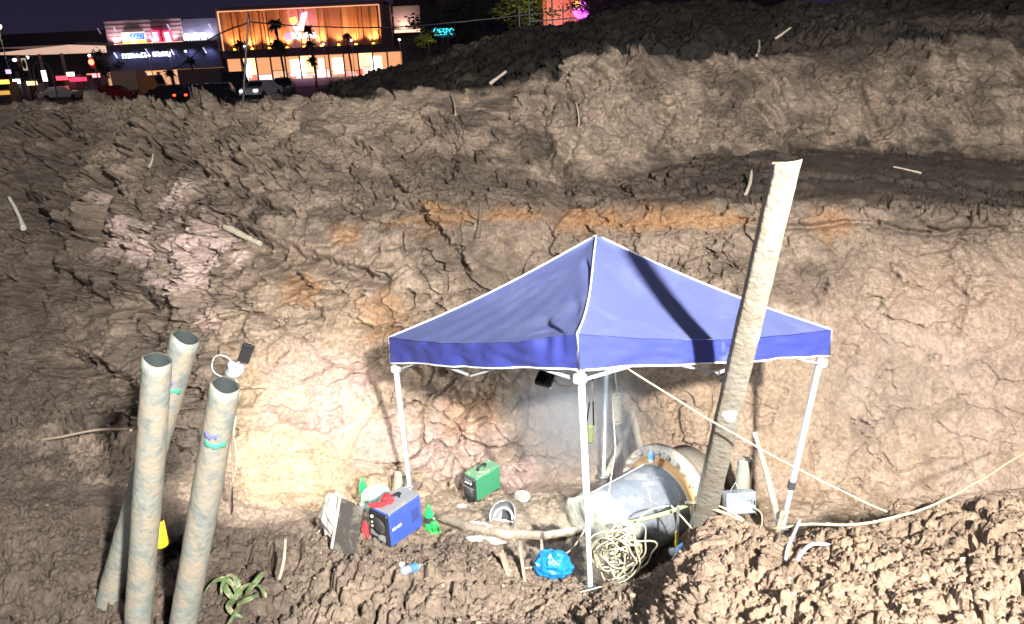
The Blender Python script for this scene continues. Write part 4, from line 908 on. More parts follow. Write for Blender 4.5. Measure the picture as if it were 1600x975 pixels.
lay(766, 132, 778, 120, .035, M_wood2, 'pale slab of debris upright on the rim below the dark heap', 'debris slab', .12)
lay(712, 178, 705, 152, .018, M_wood, 'grey strip of sheeting hanging on the rim', 'strip', .08)
lay(905, 200, 900, 165, .018, M_wood, 'bundle of grey fibres hanging on the upper bank', 'fibre bundle', .06)
lay(1183, 85, 1186, 66, .03, M_wood2, 'short pale stub beside the stick on the upper right bank', 'stub', .1)
lay(232, 262, 240, 248, .02, M_wood2, 'tiny pale twig on the upper left slope', 'twig', .08)
lay(745, 372, 750, 318, .035, mat('dark_root_bark', (.09, .06, .04), .9), 'dark root running down through the orange soil', 'root', .02)
lay(1440, 270, 1395, 262, .018, M_wood2, 'thin twig lying on the right-hand bench', 'twig', .02)
# loose crumbs of soil
rng = np.random.default_rng(5)
cand = np.nonzero((PXG > -30) & (PXG < 1630) & (PYG > 40) & (PYG < 985) & (Vf > 2) & (Vf < 14) & (GD[:, 1] < 16))[0]
wgt = np.clip(rough.reshape(-1)[cand], .1, 2)*np.where(GD[cand][:, 1] < 5.5, 1.3, 1.)*np.where((Vf[cand] > 7.5) & (Vf[cand] < 11), .35, 1.)
pick = cand[rng.random(len(cand)) < wgt/wgt.sum()*7000]
ico = [(0, 0, 1), (.894, 0, .447), (.276, .851, .447), (-.724, .526, .447), (-.724, -.526, .447), (.276, -.851, .447), (.724, .526, -.447), (-.276, .851, -.447), (-.894, 0, -.447), (-.276, -.851, -.447), (.724, -.526, -.447), (0, 0, -1)]
icf = [(0, 1, 2), (0, 2, 3), (0, 3, 4), (0, 4, 5), (0, 5, 1), (1, 6, 2), (2, 7, 3), (3, 8, 4), (4, 9, 5), (5, 10, 1), (6, 7, 2), (7, 8, 3), (8, 9, 4), (9, 10, 5), (10, 6, 1), (11, 7, 6), (11, 8, 7), (11, 9, 8), (11, 10, 9), (11, 6, 10)]
ico = np.array(ico); K = len(pick); s_ = rng.gamma(2.0, .0055, K).clip(.004, .026)
vv = ico[None]*(1+rng.uniform(-.35, .35, (K, 12, 1)))*s_[:, None, None]*np.array([1, 1, .75])+GD[pick][:, None, :]+NV[pick][:, None, :]*s_[:, None, None]*.35
ff = (np.array(icf)[None]+np.arange(K)[:, None, None]*12).reshape(-1, 3)
cm = bpy.data.meshes.new('loose_soil'); cm.from_pydata(vv.reshape(-1, 3).tolist(), [], ff.tolist()); cm.polygons.foreach_set('use_smooth', np.ones(len(ff), bool))
a_ = cm.color_attributes.new('soil', 'FLOAT_COLOR', 'POINT'); a_.data.foreach_set('color', np.concatenate([np.repeat((colr[pick]*np.where(rng.random((K, 1)) < .05, 2.0, rng.uniform(.7, 1.25, (K, 1)))).clip(.01, .6), 12, 0), np.ones((K*12, 1))], 1).astype(np.float32).reshape(-1))
cm.materials.append(M_soil); lo = bpy.data.objects.new('loose_soil', cm); col.objects.link(lo); tag(lo, 'crumbs and small clods of loose soil scattered over the dug slopes', 'soil', kind='stuff')

# ================================================================== smoke from the welding under the tent
def smoke(name, c, rad, dens, label):
    k = MB(); k.ell(c, rad, 24, None, 0); m = bpy.data.materials.new('smoke_material'); m.use_nodes = True; t = m.node_tree; t.nodes.clear()
    o_ = nd(t, 'ShaderNodeOutputMaterial'); v = nd(t, 'ShaderNodeVolumePrincipled'); v.inputs['Color'].default_value = (.93, .95, 1, 1); v.inputs['Anisotropy'].default_value = .3
    tc = nd(t, 'ShaderNodeTexCoord'); ln = nd(t, 'ShaderNodeVectorMath', operation='LENGTH'); sc2 = nd(t, 'ShaderNodeVectorMath', operation='DIVIDE'); sc2.inputs[1].default_value = rad
    t.links.new(tc.outputs['Object'], sc2.inputs[0]); t.links.new(sc2.outputs[0], ln.inputs[0])
    r = nd(t, 'ShaderNodeMapRange'); r.inputs[1].default_value = 0; r.inputs[2].default_value = .98; r.inputs[3].default_value = dens; r.inputs[4].default_value = 0; r.interpolation_type = 'SMOOTHSTEP'
    t.links.new(ln.outputs['Value'], r.inputs[0]); t.links.new(r.outputs[0], v.inputs['Density']); t.links.new(v.outputs[0], o_.inputs['Volume'])
    tag(k.build(name, m, loc=c), label, 'smoke', kind='stuff')
smoke('smoke', P(905, 650, 7.2), (1.1, 1.1, .95), .8, 'thin whitish welding smoke drifting under the blue tent')
smoke('smoke', P(1400, 610, 6.5), (1.9, 1.3, 1.2), .16, 'faint haze hanging in front of the right-hand pit wall')

# ================================================================== THE FAR SIDE: road, cars, mall
DZ = CZ-2.5
M_asph = mat('asphalt', (.05, .05, .052), .7, bump=.2)
k = MB(); k.add([(-170, 34, DZ+.02), (170, 34, DZ+.02), (170, 92, DZ+.02), (-170, 92, DZ+.02)], [(0, 1, 2, 3)]); tag(k.build('road', M_asph, loc=(0, 60, DZ)), kind='structure')
k = MB(); k.add([(-170, 92, DZ+.14), (170, 92, DZ+.14), (170, 151, DZ+.14), (-170, 151, DZ+.14)], [(0, 1, 2, 3)]); k.add([(-170, 92, DZ), (170, 92, DZ), (170, 92, DZ+.14), (-170, 92, DZ+.14)], [(0, 1, 2, 3)]); tag(k.build('forecourt', mat('paving', (.14, .12, .12), .6), loc=(0, 120, DZ)), kind='structure')
M_mall = mat('dark_facade', (.10, .085, .105), .8, mudscale=.1)
M_pinkclad = mat('pinkish_cladding', (.42, .34, .36), .7, mudscale=.2)
M_greyclad = mat('bluish_cladding', (.13, .13, .19), .6, mudscale=.2)
M_frame = mat('brown_frame', (.16, .11, .11), .7, mudscale=.2)
M_fin = [mat('timber_fin_a', (.42, .22, .13), .6, mudscale=.3), mat('timber_fin_b', (.30, .15, .10), .6, mudscale=.3), mat('timber_fin_c', (.55, .33, .20), .6, mudscale=.3)]
def em(name, c, s_): return mat(name, [min(.8, q_) for q_ in c], .5, emit=c, es=s_)
E_shop = em('shop_white_light', (1, .85, .8), 2.6)
E_white, E_warm, E_pink, E_blue, E_red, E_teal, E_mag, E_yel, E_grn = em('white_light', (.9, .93, 1), 5), em('warm_light', (1, .62, .30), 2.2), em('pink_light', (1, .25, .75), 3), em('blue_light', (.03, .10, .85), 1.6), em('red_light', (1, .05, .08), 3), em('teal_light', (.05, .75, .85), 2.2), em('magenta_light', (.85, .08, .9), 4), em('yellow_light', (1, .6, .08), 2.5), em('green_white_light', (.7, 1, .75), 5)
E_strip = em('soft_strip_light', (.65, .62, .9), .9); E_redw = em('red_box_light', (1, .04, .12), 1.6); E_orange = em('orange_light', (1, .43, .20), .95)
def shopmat(name, c1, c2, s_, sc_):
    m = bpy.data.materials.new(name); m.use_nodes = True; t = m.node_tree; b = t.nodes['Principled BSDF']; tc = nd(t, 'ShaderNodeTexCoord'); n = nd(t, 'ShaderNodeTexVoronoi'); n.inputs['Scale'].default_value = sc_
    t.links.new(tc.outputs['Object'], n.inputs[0]); r = nd(t, 'ShaderNodeValToRGB'); r.color_ramp.elements[0].color = (*c1, 1); r.color_ramp.elements[1].color = (*c2, 1); r.color_ramp.elements[0].position = .25; r.color_ramp.elements[1].position = .75
    t.links.new(n.outputs['Color'], r.inputs[0]); t.links.new(r.outputs[0], b.inputs['Emission Color']); b.inputs['Emission Strength'].default_value = s_; b.inputs['Base Color'].default_value = (.1, .08, .08, 1); b.inputs['Roughness'].default_value = .3; return m
S_warm = shopmat('warm_shop_interior', (.30, .10, .04), (1, .62, .33), 1.3, .55); S_pink = shopmat('bright_shop_interior', (.55, .12, .08), (1, .78, .70), 1.9, .8); S_amber = shopmat('amber_shop_interior', (.50, .20, .10), (1, .60, .34), 1.15, .9)
YM = 150.
def wxz(px, py, Y=YM): v = P(px, py, Y); return v.x, v.z
def slab(k, x0, x1, z0, z1, y0, y1): k.box(((x0+x1)/2, (y0+y1)/2, (z0+z1)/2), (abs(x1-x0), abs(y1-y0), abs(z1-z0))); return k
mall = root('shopping_mall', (-40, YM, DZ), 'large shopping mall with glowing orange slatted facade panel across the road at night', 'shopping mall')
mp = lambda k, n, m, l=None, par=None: k.build(n, m, par or mall, l)
g0 = DZ+.14
# central block
x0, zt = wxz(337, 13); x1, _ = wxz(600, 1); xi0, zit = wxz(342, 18.5); xi1, _ = wxz(592, 6); _, zib = wxz(357, 79.5); _, zfb = wxz(352, 92)
k = MB(); slab(k, x0, x1, zt, zit, YM-.6, YM+30); slab(k, x0, xi0, zib, zit, YM-.6, YM+30); slab(k, xi1, x1+1, zib, zit, YM-.6, YM+30); slab(k, x0, x1+1, zfb, zib, YM-1.2, YM+30); mp(k, 'facade_frame', M_frame)
k = MB(); slab(k, xi0, xi1, zib, zit, YM+1.6, YM+2.2); mp(k, 'recess_wall', M_fin[1])
rng = random.Random(11); xx = xi0
while xx < xi1-.5:
    w_ = rng.uniform(.35, 1.3); d_ = rng.uniform(.1, .9); k = MB(); slab(k, xx+.02, min(xx+w_, xi1), zib, zit, YM+1.6-d_, YM+1.6); mp(k, 'timber_fin', M_fin[rng.choice([0, 0, 1, 2])]); xx += w_+rng.choice([0, 0, .25])
k = MB(); slab(k, xi0-.12, xi0+.05, zib, zit, YM-.8, YM-.55); slab(k, xi0, xi1, zit-.12, zit+.05, YM-.8, YM-.55); slab(k, xi1-.05, xi1+.1, zib+3, zit, YM-.8, YM-.55); mp(k, 'edge_light_line', em('edge_glow', (1, .5, .28), 1.0))
for i in range(9):
    gx = xi0+(xi1-xi0)*(.06+.11*i); k = MB(); k.box((gx, YM+.3, zib+.15), (.5, .4, .3)); u = mp(k, 'uplight_fitting', E_yel)
    lamp('uplight_beam', 'SPOT', (gx, YM-.1, zib+.3), 2600, (1, .47, .17), .25, (gx, YM+1.9, zib+6), 110, .9)
lamp('logo_glow', 'POINT', ((xi0+xi1)/2+.5, YM-1.5, zit-2.5), 900, (.75, .15, .9), .5)
# shopfront below the central block
_, zs0 = wxz(350, 122); n_ = 12; xs0, xs1 = x0+.6, x1+2.5
for i in range(n_):
    a, b = xs0+(xs1-xs0)*i/n_, xs0+(xs1-xs0)*(i+1)/n_
    k = MB(); slab(k, a+.12, b-.12, g0, zfb-3.2 if i % 3 else zfb-2.6, YM-.2, YM); f = mp(k, 'shop_window', S_pink if i in (1, 2, 4, 5, 6, 8, 9) else S_amber)
    k = MB(); slab(k, a-.12, a+.12, g0, zfb-.1, YM-.6, YM+.2); mp(k, 'mullion', M_frame)
    k = MB(); slab(k, a+.12, b-.12, zfb-3.1 if i % 3 else zfb-2.5, zfb-.1, YM-.3, YM); mp(k, 'fascia_panel', E_orange if i % 4 != 1 else E_warm)
for a_, b_ in ((.10, .13), (.36, .44), (.52, .55), (.60, .66), (.82, .88)):
    k = MB(); slab(k, xs0+(xs1-xs0)*a_, xs0+(xs1-xs0)*b_, g0+.5, g0+3.4, YM-.5, YM-.3); mp(k, 'bright_display', E_shop)
k = MB(); slab(k, x0, x1+3, zfb-.1, g0, YM+.2, YM+30); mp(k, 'ground_floor_wall', M_mall)
# logo and name on the panel
def pz(px, py, Y=YM-.9): return P(px, py, Y)
k = MB(); poly = [pz(457, 38), pz(464, 41), pz(469, 36), pz(472, 21), pz(480, 19), pz(474, 47), pz(462, 49)]
k.prism(poly[::-1], (0, -1, 0), .3); mp(k, 'logo_tick', em('logo_white', (1, .75, 1), 4.5))
k = MB(); k.prism([pz(452.5, 29), pz(462, 26), pz(465, 33), pz(461, 38), pz(454, 36)][::-1], (0, -1, 0), .3); mp(k, 'logo_dot', E_yel)
k = MB(); k.prism([pz(474, 20), pz(480, 19), pz(476, 36), pz(472, 36)][::-1], (0, -1, 0), .45); mp(k, 'logo_tail', em('logo_magenta', (1, .35, .95), 3))
tA = pz(448, 63); text('name_letter', 'K', E_mag, tA, (1, 0, 0), (0, 0, 1), 1.25, 1.0, .2, mall)
tB = pz(457, 62.5); text('name_lettering', 'SQUARE', E_white, tB, (1, 0, 0), (0, 0, 1), 1.25, pz(495, 61).x-tB.x, .2, mall)
# left wing
lw = root('mall_wing', (-80, YM, DZ), 'low left wing of the mall with pale lit upper cladding and bright shop signs', 'building'); lp = lambda k, n, m, l=None: k.build(n, m, lw, l)
xa, za = wxz(164, 34); xb, _ = wxz(283, 28); xc, _ = wxz(338, 25); _, zb = wxz(168, 71); _, zc = wxz(165, 112); xfar, zd = wxz(-40, 55)
k = MB(); slab(k, xa, xb, zb, za, YM-.5, YM+25); lp(k, 'upper_cladding', M_pinkclad)
for i in range(5): k = MB(); slab(k, xa, xb, zb+(za-zb)*(i+1)/6-.05, zb+(za-zb)*(i+1)/6+.05, YM-.56, YM-.5); lp(k, 'cladding_joint', M_greyclad)
k = MB(); slab(k, xb, xc, zb, za-.2, YM-.3, YM+25); lp(k, 'upper_grey_cladding', M_greyclad)
k = MB(); slab(k, xa-3, xc, zc, zb-.2, YM-1.5, YM+25); lp(k, 'canopy_band', M_greyclad)
k = MB(); slab(k, xa, xc, zb-.2, zb, YM-1.9, YM-.5); lp(k, 'ledge', M_frame)
k = MB(); slab(k, xa+.3, xb, zb+.02, zb+.14, YM-1.5, YM-1.3); lp(k, 'ledge_light', em('ledge_glow', (1, .55, .45), 1.4))
for i in range(6):
    xg = xa+(xc-xa)*(i+.5)/6; lamp('ledge_beam', 'SPOT', (xg, YM-1.6, zb+.2), 1150, (1, .60, .60) if i < 4 else (.9, .8, .95), .3, (xg, YM, zb+3.4), 130, .9)
    lamp('band_beam', 'SPOT', (xg, YM-2.6, zb-1.4), 130, (.45, .48, 1), .3, (xg, YM-1.4, zb-3.6), 140, .9)
k = MB(); slab(k, xfar-60, xa-.1, g0, zd, YM+2, YM+25); lp(k, 'dark_side_wall', M_mall)
xs0, _ = wxz(168, 122); n_ = 9
for i in range(n_):
    a, b = xs0+(xc-xs0)*i/n_, xs0+(xc-xs0)*(i+1)/n_
    k = MB(); slab(k, a+.2, b-.2, g0, zc-.2, YM-.2, YM); lp(k, 'shop_window', S_amber if i % 3 else S_warm)
    k = MB(); slab(k, a-.2, a+.2, g0, zc-.05, YM-.8, YM+.3); lp(k, 'pillar', M_frame)
k = MB(); slab(k, xs0-3, xc, zc-.45, zc-.2, YM-1.6, YM-1.4); lp(k, 'soffit_light', E_orange)
k = MB(); slab(k, xs0-3, xc, g0, zc, YM+.1, YM+25); lp(k, 'ground_floor_wall', M_mall)
def sign(px0, py0, px1, py1, m, n, d=1.1, lab=None, par=None):
    a, b = P(px0, py0, YM-d), P(px1, py1, YM-d); k = MB(); slab(k, a.x, b.x, b.z, a.z, YM-d, YM-d+.4); return k.build(n, m, par or lw, lab)
sign(189, 51, 228, 67, em('cream_sign_light', (1, .72, .60), 1.5), 'sign_box', 1.0, 'white and orange lit sign box with blue lettering plate')
sign(200.5, 52.5, 226, 61, E_blue, 'sign_blue_plate', 1.15); t0 = P(202.5, 60.6, YM-1.3); text('sign_lettering', 'GOGO', em('sky_light', (.25, .5, 1), 2), t0, (1, 0, 0), (0, 0, 1), .8, P(224, 60, YM-1.3).x-t0.x, .05, lw)
sign(191, 53, 199.5, 64, E_white, 'sign_emblem', 1.15); sign(192, 64, 228, 67.5, E_yel, 'sign_underline', 1.15)
def glyphs(px0, py0, px1, py1, n, m, seed, par, name='sign_strokes', dense=.5):
    rng = random.Random(seed); k = MB(); a, b = P(px0, py0, YM-1.5), P(px1, py1, YM-1.5); h = a.z-b.z; w_ = (b.x-a.x)/n
    for i in range(n):
        cx_ = a.x+w_*(i+.5); zc_ = b.z+h/2
        for j in range(4):
            if rng.random() < dense: slab(k, cx_-w_*.42, cx_+w_*.42, b.z+h*(j+.3)/4, b.z+h*(j+.72)/4, YM-1.55, YM-1.5)
        for j in range(2): q_ = cx_+rng.uniform(-.35, .35)*w_; slab(k, q_-w_*.13, q_+w_*.13, b.z, b.z+h*rng.uniform(.6, 1), YM-1.56, YM-1.5)
    return k.build(name, m, par)
for (u0, sd) in ((235, 1), (253, 2)):
    sign(u0, 48, u0+15.5, 66, E_redw, 'red_sign_box', 1.2, 'red lit square sign with white characters'); glyphs(u0+2.5, 50.5, u0+13, 64, 2, E_white, sd, lw)
glyphs(286, 52, 323, 61.5, 8, E_white, 5, lw, 'script_sign'); glyphs(190, 83.5, 229, 89.5, 10, E_grn, 6, lw, 'long_sign'); glyphs(238, 81, 267, 87, 8, E_white, 7, lw, 'short_sign')
for (u, v) in ((177, 42), (224, 48), (261, 38), (326, 37), (178, 82), (227, 76), (267, 77), (317, 74), (152, 44), (148, 66)):
    a, b = P(u, v, YM-1.9), P(u+5.5, v+9, YM-1.9); k = MB(); k.bar(a, b, .25, .2); k.build('light_strip', E_strip if u > 160 else mat('dim_strip', (.3, .28, .4), .5, emit=(.4, .38, .6), es=.3), lw)
# right wing and beyond
rw = root('mall_annex', (20, YM+2, DZ), 'dark right wing of the mall with a small lit cladding panel beside the orange facade', 'building'); rp_ = lambda k, n, m, l=None: k.build(n, m, rw, l)
xr0, _ = wxz(603, 30); xr1, _ = wxz(656, 30); _, zr = wxz(603, 10); _, zr2 = wxz(603, 52)
k = MB(); slab(k, xr0+1.2, xr1+70, g0, zr+7, YM+3, YM+28); rp_(k, 'dark_wall', M_mall)
k = MB(); slab(k, xr0+1.3, xr1, zr2, zr, YM+1, YM+3); rp_(k, 'lit_panel', M_pinkclad)
k = MB(); slab(k, xr0+1.3, xr1, zr2, zr2+.5, YM+.6, YM+.9); rp_(k, 'panel_base_light', em('panel_glow', (1, .6, .45), 1.6))
lamp('panel_beam', 'SPOT', ((xr0+xr1)/2, YM-.6, zr2+.4), 1000, (1, .62, .45), .3, ((xr0+xr1)/2, YM+1, zr2+4), 140, .9)
k = MB(); k.bar(P(606, 32, YM+.5), P(613, 22, YM+.5), .3); rp_(k, 'lamp_arm', M_frame)
k = MB(); slab(k, xr0, xr1+20, g0, g0+5, YM-.2, YM+1); rp_(k, 'lower_strip', M_frame)
# teal sign
ts = root('teal_sign', P(695, 50, 110), 'small teal neon sign with white ring glowing above the dark soil heap', 'sign')
t0 = P(687, 55, 110); text('sign_lettering', 'ESPO', E_teal, t0, (1, 0, 0), (0, 0, 1), .85, P(710, 54, 110).x-t0.x, .1, ts)
k = MB(); rc_ = P(681.5, 50.5, 110); k.tube([rc_+Vector((.33*math.cos(t/16*6.283), 0, .5*math.sin(t/16*6.283))) for t in range(17)], .08, 6); k.build('ring_emblem', E_teal, ts)
k = MB(); a, b = P(678, 44, 110.4), P(712, 58, 110.4); slab(k, a.x, b.x, b.z, a.z, 110.3, 110.5); slab(k, a.x+1, a.x+1.2, DZ, b.z, 110.3, 110.5); slab(k, b.x-1.2, b.x-1, DZ, b.z, 110.3, 110.5); k.build('sign_back', M_mall, ts)
# corrugated orange building + magenta sign at the top right
cbld = root('corrugated_building', P(872, 20, 100), 'orange corrugated wall rising behind the dark soil heap right of the trees', 'building')
a, b = P(847, -45, 100), P(896, 30, 100); k = MB(); xx = a.x; i = 0
while xx < b.x+1: slab(k, xx, xx+.42, DZ, a.z, 100-(.25 if i % 2 else 0), 110); xx += .42; i += 1
k.build('corrugated_wall', mat('orange_sheet', (.50, .20, .12), .6), cbld)
lamp('wall_wash', 'SPOT', (P(870, 30, 97).x, 95.5, P(870, 32, 97).z), 1500, (1, .55, .35), .3, (P(870, 5, 100).x, 100, P(870, -5, 100).z), 120, .9)
ms = root('magenta_sign', P(907, 15, 98), 'round glowing magenta and yellow sign at the top above the dark heap', 'sign')
c = P(908, 16, 98); k = MB(); k.lathe([(0, -.1), (1.0, -.1), (1.0, .1), (0, .1)], c, (0, -1, 0), 24); k.build('sign_disc', E_mag, ms)
k = MB(); k.ell(c+Vector((-.5, -.25, .55)), (.5, .2, .5)); k.build('yellow_lamp', E_yel, ms)
k = MB(); slab(k, c.x-.1, c.x+.1, DZ, c.z-.9, 98.1, 98.3); k.build('sign_post', M_frame, ms)
lamp('sign_glow', 'POINT', c+Vector((0, -2, 0)), 500, (.9, .1, 1), .6)
# railing in front
rl = root('railing', P(855, 32, 70), 'pale metal railing with posts above the dark heap near the trees', 'railing')
for u in (812, 828, 863, 880): k = MB(); a = P(u, -20 if u in (828, 863) else 8, 70); b = P(u, 45, 70); k.bar(Vector((b.x, 70, b.z-2)), Vector((b.x, 70, a.z)), .12); k.build('post', M_white, rl)
k = MB(); k.bar(P(828, 34, 69.9), P(900, 28, 69.9), .12); k.build('rail', M_white, rl)

# ------------------------------------------------------------------ vehicles
M_carp = [mat('black_car_paint', (.02, .02, .025), .2, coat=.8), mat('silver_car_paint', (.35, .36, .38), .3, .5), mat('dark_red_car_paint', (.15, .02, .02), .25, coat=.6), mat('white_car_paint', (.6, .6, .6), .3, coat=.5)]
M_glass = mat('car_glass', (.02, .025, .03), .08); E_tail = em('tail_light', (1, .05, .02), 6); E_head = em('head_light', (1, .95, .85), 14)
def car(px, py, Y, mi, ang, label, L_=4.4):
    b = Pz(px, DZ-CZ+.02, Y); r = root('parked_car', (b.x, Y, DZ+.02), label, 'car', 'cars and trucks on the far road', rz=R(ang)); r['_o'] = (0, 0, 0)
    W_ = 1.75; prof = [(-L_/2, .35), (-L_/2, .75), (-L_/2+.15, .88), (-L_*.36, .95), (-L_*.22, 1.40), (L_*.12, 1.44), (L_*.27, .98), (L_/2-.2, .85), (L_/2, .65), (L_/2, .35)]
    k = MB(); n = len(prof); vs = []
    for (s_, e) in ((-1, 0), (-1, 1), (1, 1), (1, 0)):
        for (x, z_) in prof: vs.append((x, s_*(W_/2-(.22 if z_ > 1.2 else 0)), z_) if e == 0 else (x, s_*(W_/2-.08-(.24 if z_ > 1.2 else 0)), z_+.03))
    k.add(vs, [tuple(range(n)), tuple(3*n+i for i in range(n))[::-1]]+[(j*n+i, j*n+(i+1) % n, (j+1)*n+(i+1) % n, (j+1)*n+i) for j in range(3) for i in range(n)]); k.build('car_body', M_carp[mi], r)
    for s_ in (-1, 1):
        k = MB(); k.prism([(-L_*.33, s_*(W_/2-.10), .97), (-L_*.21, s_*(W_/2-.235), 1.36), (L_*.11, s_*(W_/2-.235), 1.40), (L_*.24, s_*(W_/2-.10), 1.0)], (0, s_, 0), .03); k.build('side_window', M_glass, r)
    k = MB(); k.quad((L_*.275, -.70, 1.02), (L_*.275, .70, 1.02), (L_*.135, .58, 1.42), (L_*.135, -.58, 1.42)); o = k.build('windscreen', M_glass, r, solid=.02)
    for (sx, sy) in ((-1, -1), (-1, 1), (1, -1), (1, 1)):
        k = MB(); k.lathe([(0, -.1), (.31, -.1), (.33, 0), (.31, .1), (0, .1)], (sx*L_*.31, sy*(W_/2-.06), .33), (0, 1, 0), 16); k.build('wheel', M_dark, r)
    for sy in (-1, 1):
        k = MB(); k.box((L_/2, sy*.62, .68), (.08, .32, .13)); k.build('headlight', E_head if mi in (1, 3) else M_lite, r)
        k = MB(); k.box((-L_/2, sy*.65, .76), (.08, .26, .14)); k.build('tail_light', E_tail if mi in (0, 2) else M_red, r)
    return r
car(277, 140, 62, 0, 8, 'long black car parked nearest on the far road, left of the container truck', 4.8)
car(180, 138, 74, 2, 0, 'dark red car on the far road left of the pale truck'); car(160, 137, 80, 1, 4, 'silver car on the far road at the left, behind the red car')
car(322, 142, 60, 0, 60, 'dark car seen end-on with lit tail lamps, below the container truck'); car(350, 142, 64, 1, -75, 'silver car with bright headlights, left of the leaning dark stake')
car(100, 140, 85, 3, 10, 'white car at the far left of the road'); car(410, 142, 66, 3, -100, 'white car facing the pit right of the leaning dark stake'); car(445, 140, 74, 0, -80, 'dark car farthest right on the far road')
def truck(px, Y, L_, H_, cabm, boxm, label, ang=0):
    b = Pz(px, DZ-CZ, Y); r = root('truck', (b.x, Y, DZ+.02), label, 'truck', 'cars and trucks on the far road', rz=R(ang)); r['_o'] = (0, 0, 0)
    k = MB(); k.box((-.9, 0, .9+(H_-.9)/2), (L_-2.1, 2.2, H_-.9), None, .05); k.build('cargo_box', boxm, r)
    c_ = L_/2; k = MB(); k.add([(c_-1.8, s_*1.0, z_) if q_ == 0 else (c_-.05-(.25 if z_ > 1.5 else 0), s_*1.0, z_) for s_ in (-1, 1) for (q_, z_) in ((0, .5), (1, .5), (1, 1.3), (1, 2.2), (0, 2.2))], [(0, 1, 2, 3, 4), (9, 8, 7, 6, 5)]+[(i, 5+i, 5+(i+1) % 5, (i+1) % 5) for i in range(5)]); k.build('cab', cabm, r)
    k = MB(); k.quad((c_-.04, -.9, 1.35), (c_-.04, .9, 1.35), (c_-.27, .9, 2.1), (c_-.27, -.9, 2.1)); k.build('windscreen', M_glass, r, solid=.02)
    k = MB(); k.box((0, 0, .6), (L_-.3, .9, .2)); k.build('chassis', M_dark, r)
    for sx in (-.32, -.18, .33):
        for sy in (-1, 1): k = MB(); k.lathe([(0, -.13), (.42, -.13), (.45, 0), (.42, .13), (0, .13)], (sx*L_, sy*.95, .45), (0, 1, 0), 16); k.build('wheel', M_dark, r)
    for sy in (-1, 1): k = MB(); k.box((-L_/2+.1, sy*.9, .8), (.08, .25, .12)); k.build('tail_light', E_tail, r)
truck(338, 76, 6.2, 2.6, M_carp[0], mat('dark_container', (.09, .07, .075), .7), 'dark box truck parked across the road below the orange facade')
truck(222, 78, 4.6, 2.7, mat('orange_cab', (.55, .22, .10), .5), mat('pale_pink_box', (.55, .36, .28), .6), 'pale pinkish truck left of the black car')

# ------------------------------------------------------------------ palms, trees, lamp posts, poles
M_trunk = mat('palm_trunk', (.08, .06, .045), .9, bump=.4); M_frond = mat('palm_frond', (.03, .045, .02), .6, var=.4); M_fol = mat('tree_foliage', (.06, .09, .03), .7, var=.5)
def palm(px, pyb, pyt, Y, s_, label, crowns=1, seed=1):
    b = P(px, pyb, Y); b.z = DZ+.02; t = P(px, pyt, Y); t = Vector((t.x, Y, t.z)); b.x = t.x+.2; r = root('palm_tree', b, label, 'palm tree', 'palms in front of the mall'); rng = random.Random(seed)
    k = MB(); k.tube([b, b.lerp(t, .3)+Vector((.08, 0, 0)), b.lerp(t, .7), t], [.17, .13, .12, .10], 8); k.build('trunk', M_trunk, r)
    for ci in range(crowns):
        c = t-UP*ci*s_*1.7; k = MB()
        for f in range(34):
            a = rng.uniform(0, 6.283); el = rng.uniform(-.5, 1.1); d = Vector((math.cos(a)*math.cos(el), math.sin(a)*math.cos(el), math.sin(el))); ln_ = s_*rng.uniform(.6, 1.05); sd = d.cross(UP).normalized(); prev = None
            for q_ in range(6):
                u = q_/5; p_ = c+d*ln_*u-UP*ln_*.55*u*u*(1+.3*math.sin(f)); w_ = s_*.17*math.sin(math.pi*min(1, u*.85+.12))
                cur = (p_-sd*w_-UP*w_*.6, p_, p_+sd*w_-UP*w_*.6)
                if prev: k.quad(prev[0], prev[1], cur[1], cur[0]); k.quad(prev[1], prev[2], cur[2], cur[1])
                prev = cur
            
        k.build('crown', M_frond, r)
    return r
palm(430, 122, 36, 88, 1.25, 'tall palm with two dense crowns in front of the orange facade', 2, 3)
palm(481, 120, 44, 86, .95, 'slim palm with ragged double crown partly hiding the name sign', 3, 4)
palm(541, 98, 55, 105, .9, 'small palm at the right end of the orange facade', 1, 5)
palm(373, 118, 66, 100, .9, 'small palm at the left end of the orange facade behind the stake', 1, 6)
palm(297, 128, 93, 95, .9, 'short dark palm before the left wing, beside the box truck', 1, 7)
palm(265, 130, 112, 110, 1.0, 'short palm against the amber shopfront of the left wing', 1, 8)
def tree(px, py, Y, rad, m, label, seed, n=1100, flat=.8):
    c = P(px, py, Y); b = Vector((c.x, Y, min(DZ, c.z-rad*1.5))); r = root('tree', b, label, 'tree', 'trees behind the soil heap'); rng = random.Random(seed)
    k = MB(); k.tube([b, c-UP*rad*.4, c], [.22, .15, .06], 8)
    for i in range(7): a = rng.uniform(0, 6.28); k.tube([c-UP*rad*.6, c+Vector((math.cos(a)*rad*.7, math.sin(a)*rad*.7, rng.uniform(-.1, .6)*rad))], [.08, .02], 6)
    k.build('trunk', M_trunk, r); k = MB(); cl_ = [c+Vector((rng.gauss(0, .5), rng.gauss(0, .5), rng.gauss(0, .4)*flat))*rad for _ in range(16)]
    for i in range(n):
        q_ = rng.choice(cl_)+Vector((rng.gauss(0, 1), rng.gauss(0, 1), rng.gauss(0, .8)))*rad*.17; d = Vector((rng.gauss(0, 1), rng.gauss(0, 1), rng.gauss(0, 1))).normalized(); x, y, _ = basis(d); s_ = rad*rng.uniform(.04, .09)
        k.quad(q_-x*s_, q_-y*s_*.5, q_+x*s_, q_+y*s_*.5)
    k.build('crown', m, r)
M_fol2 = mat('yellow_green_foliage', (.16, .18, .04), .7, var=.5); M_fol3 = mat('dark_foliage', (.03, .035, .02), .8, var=.5)
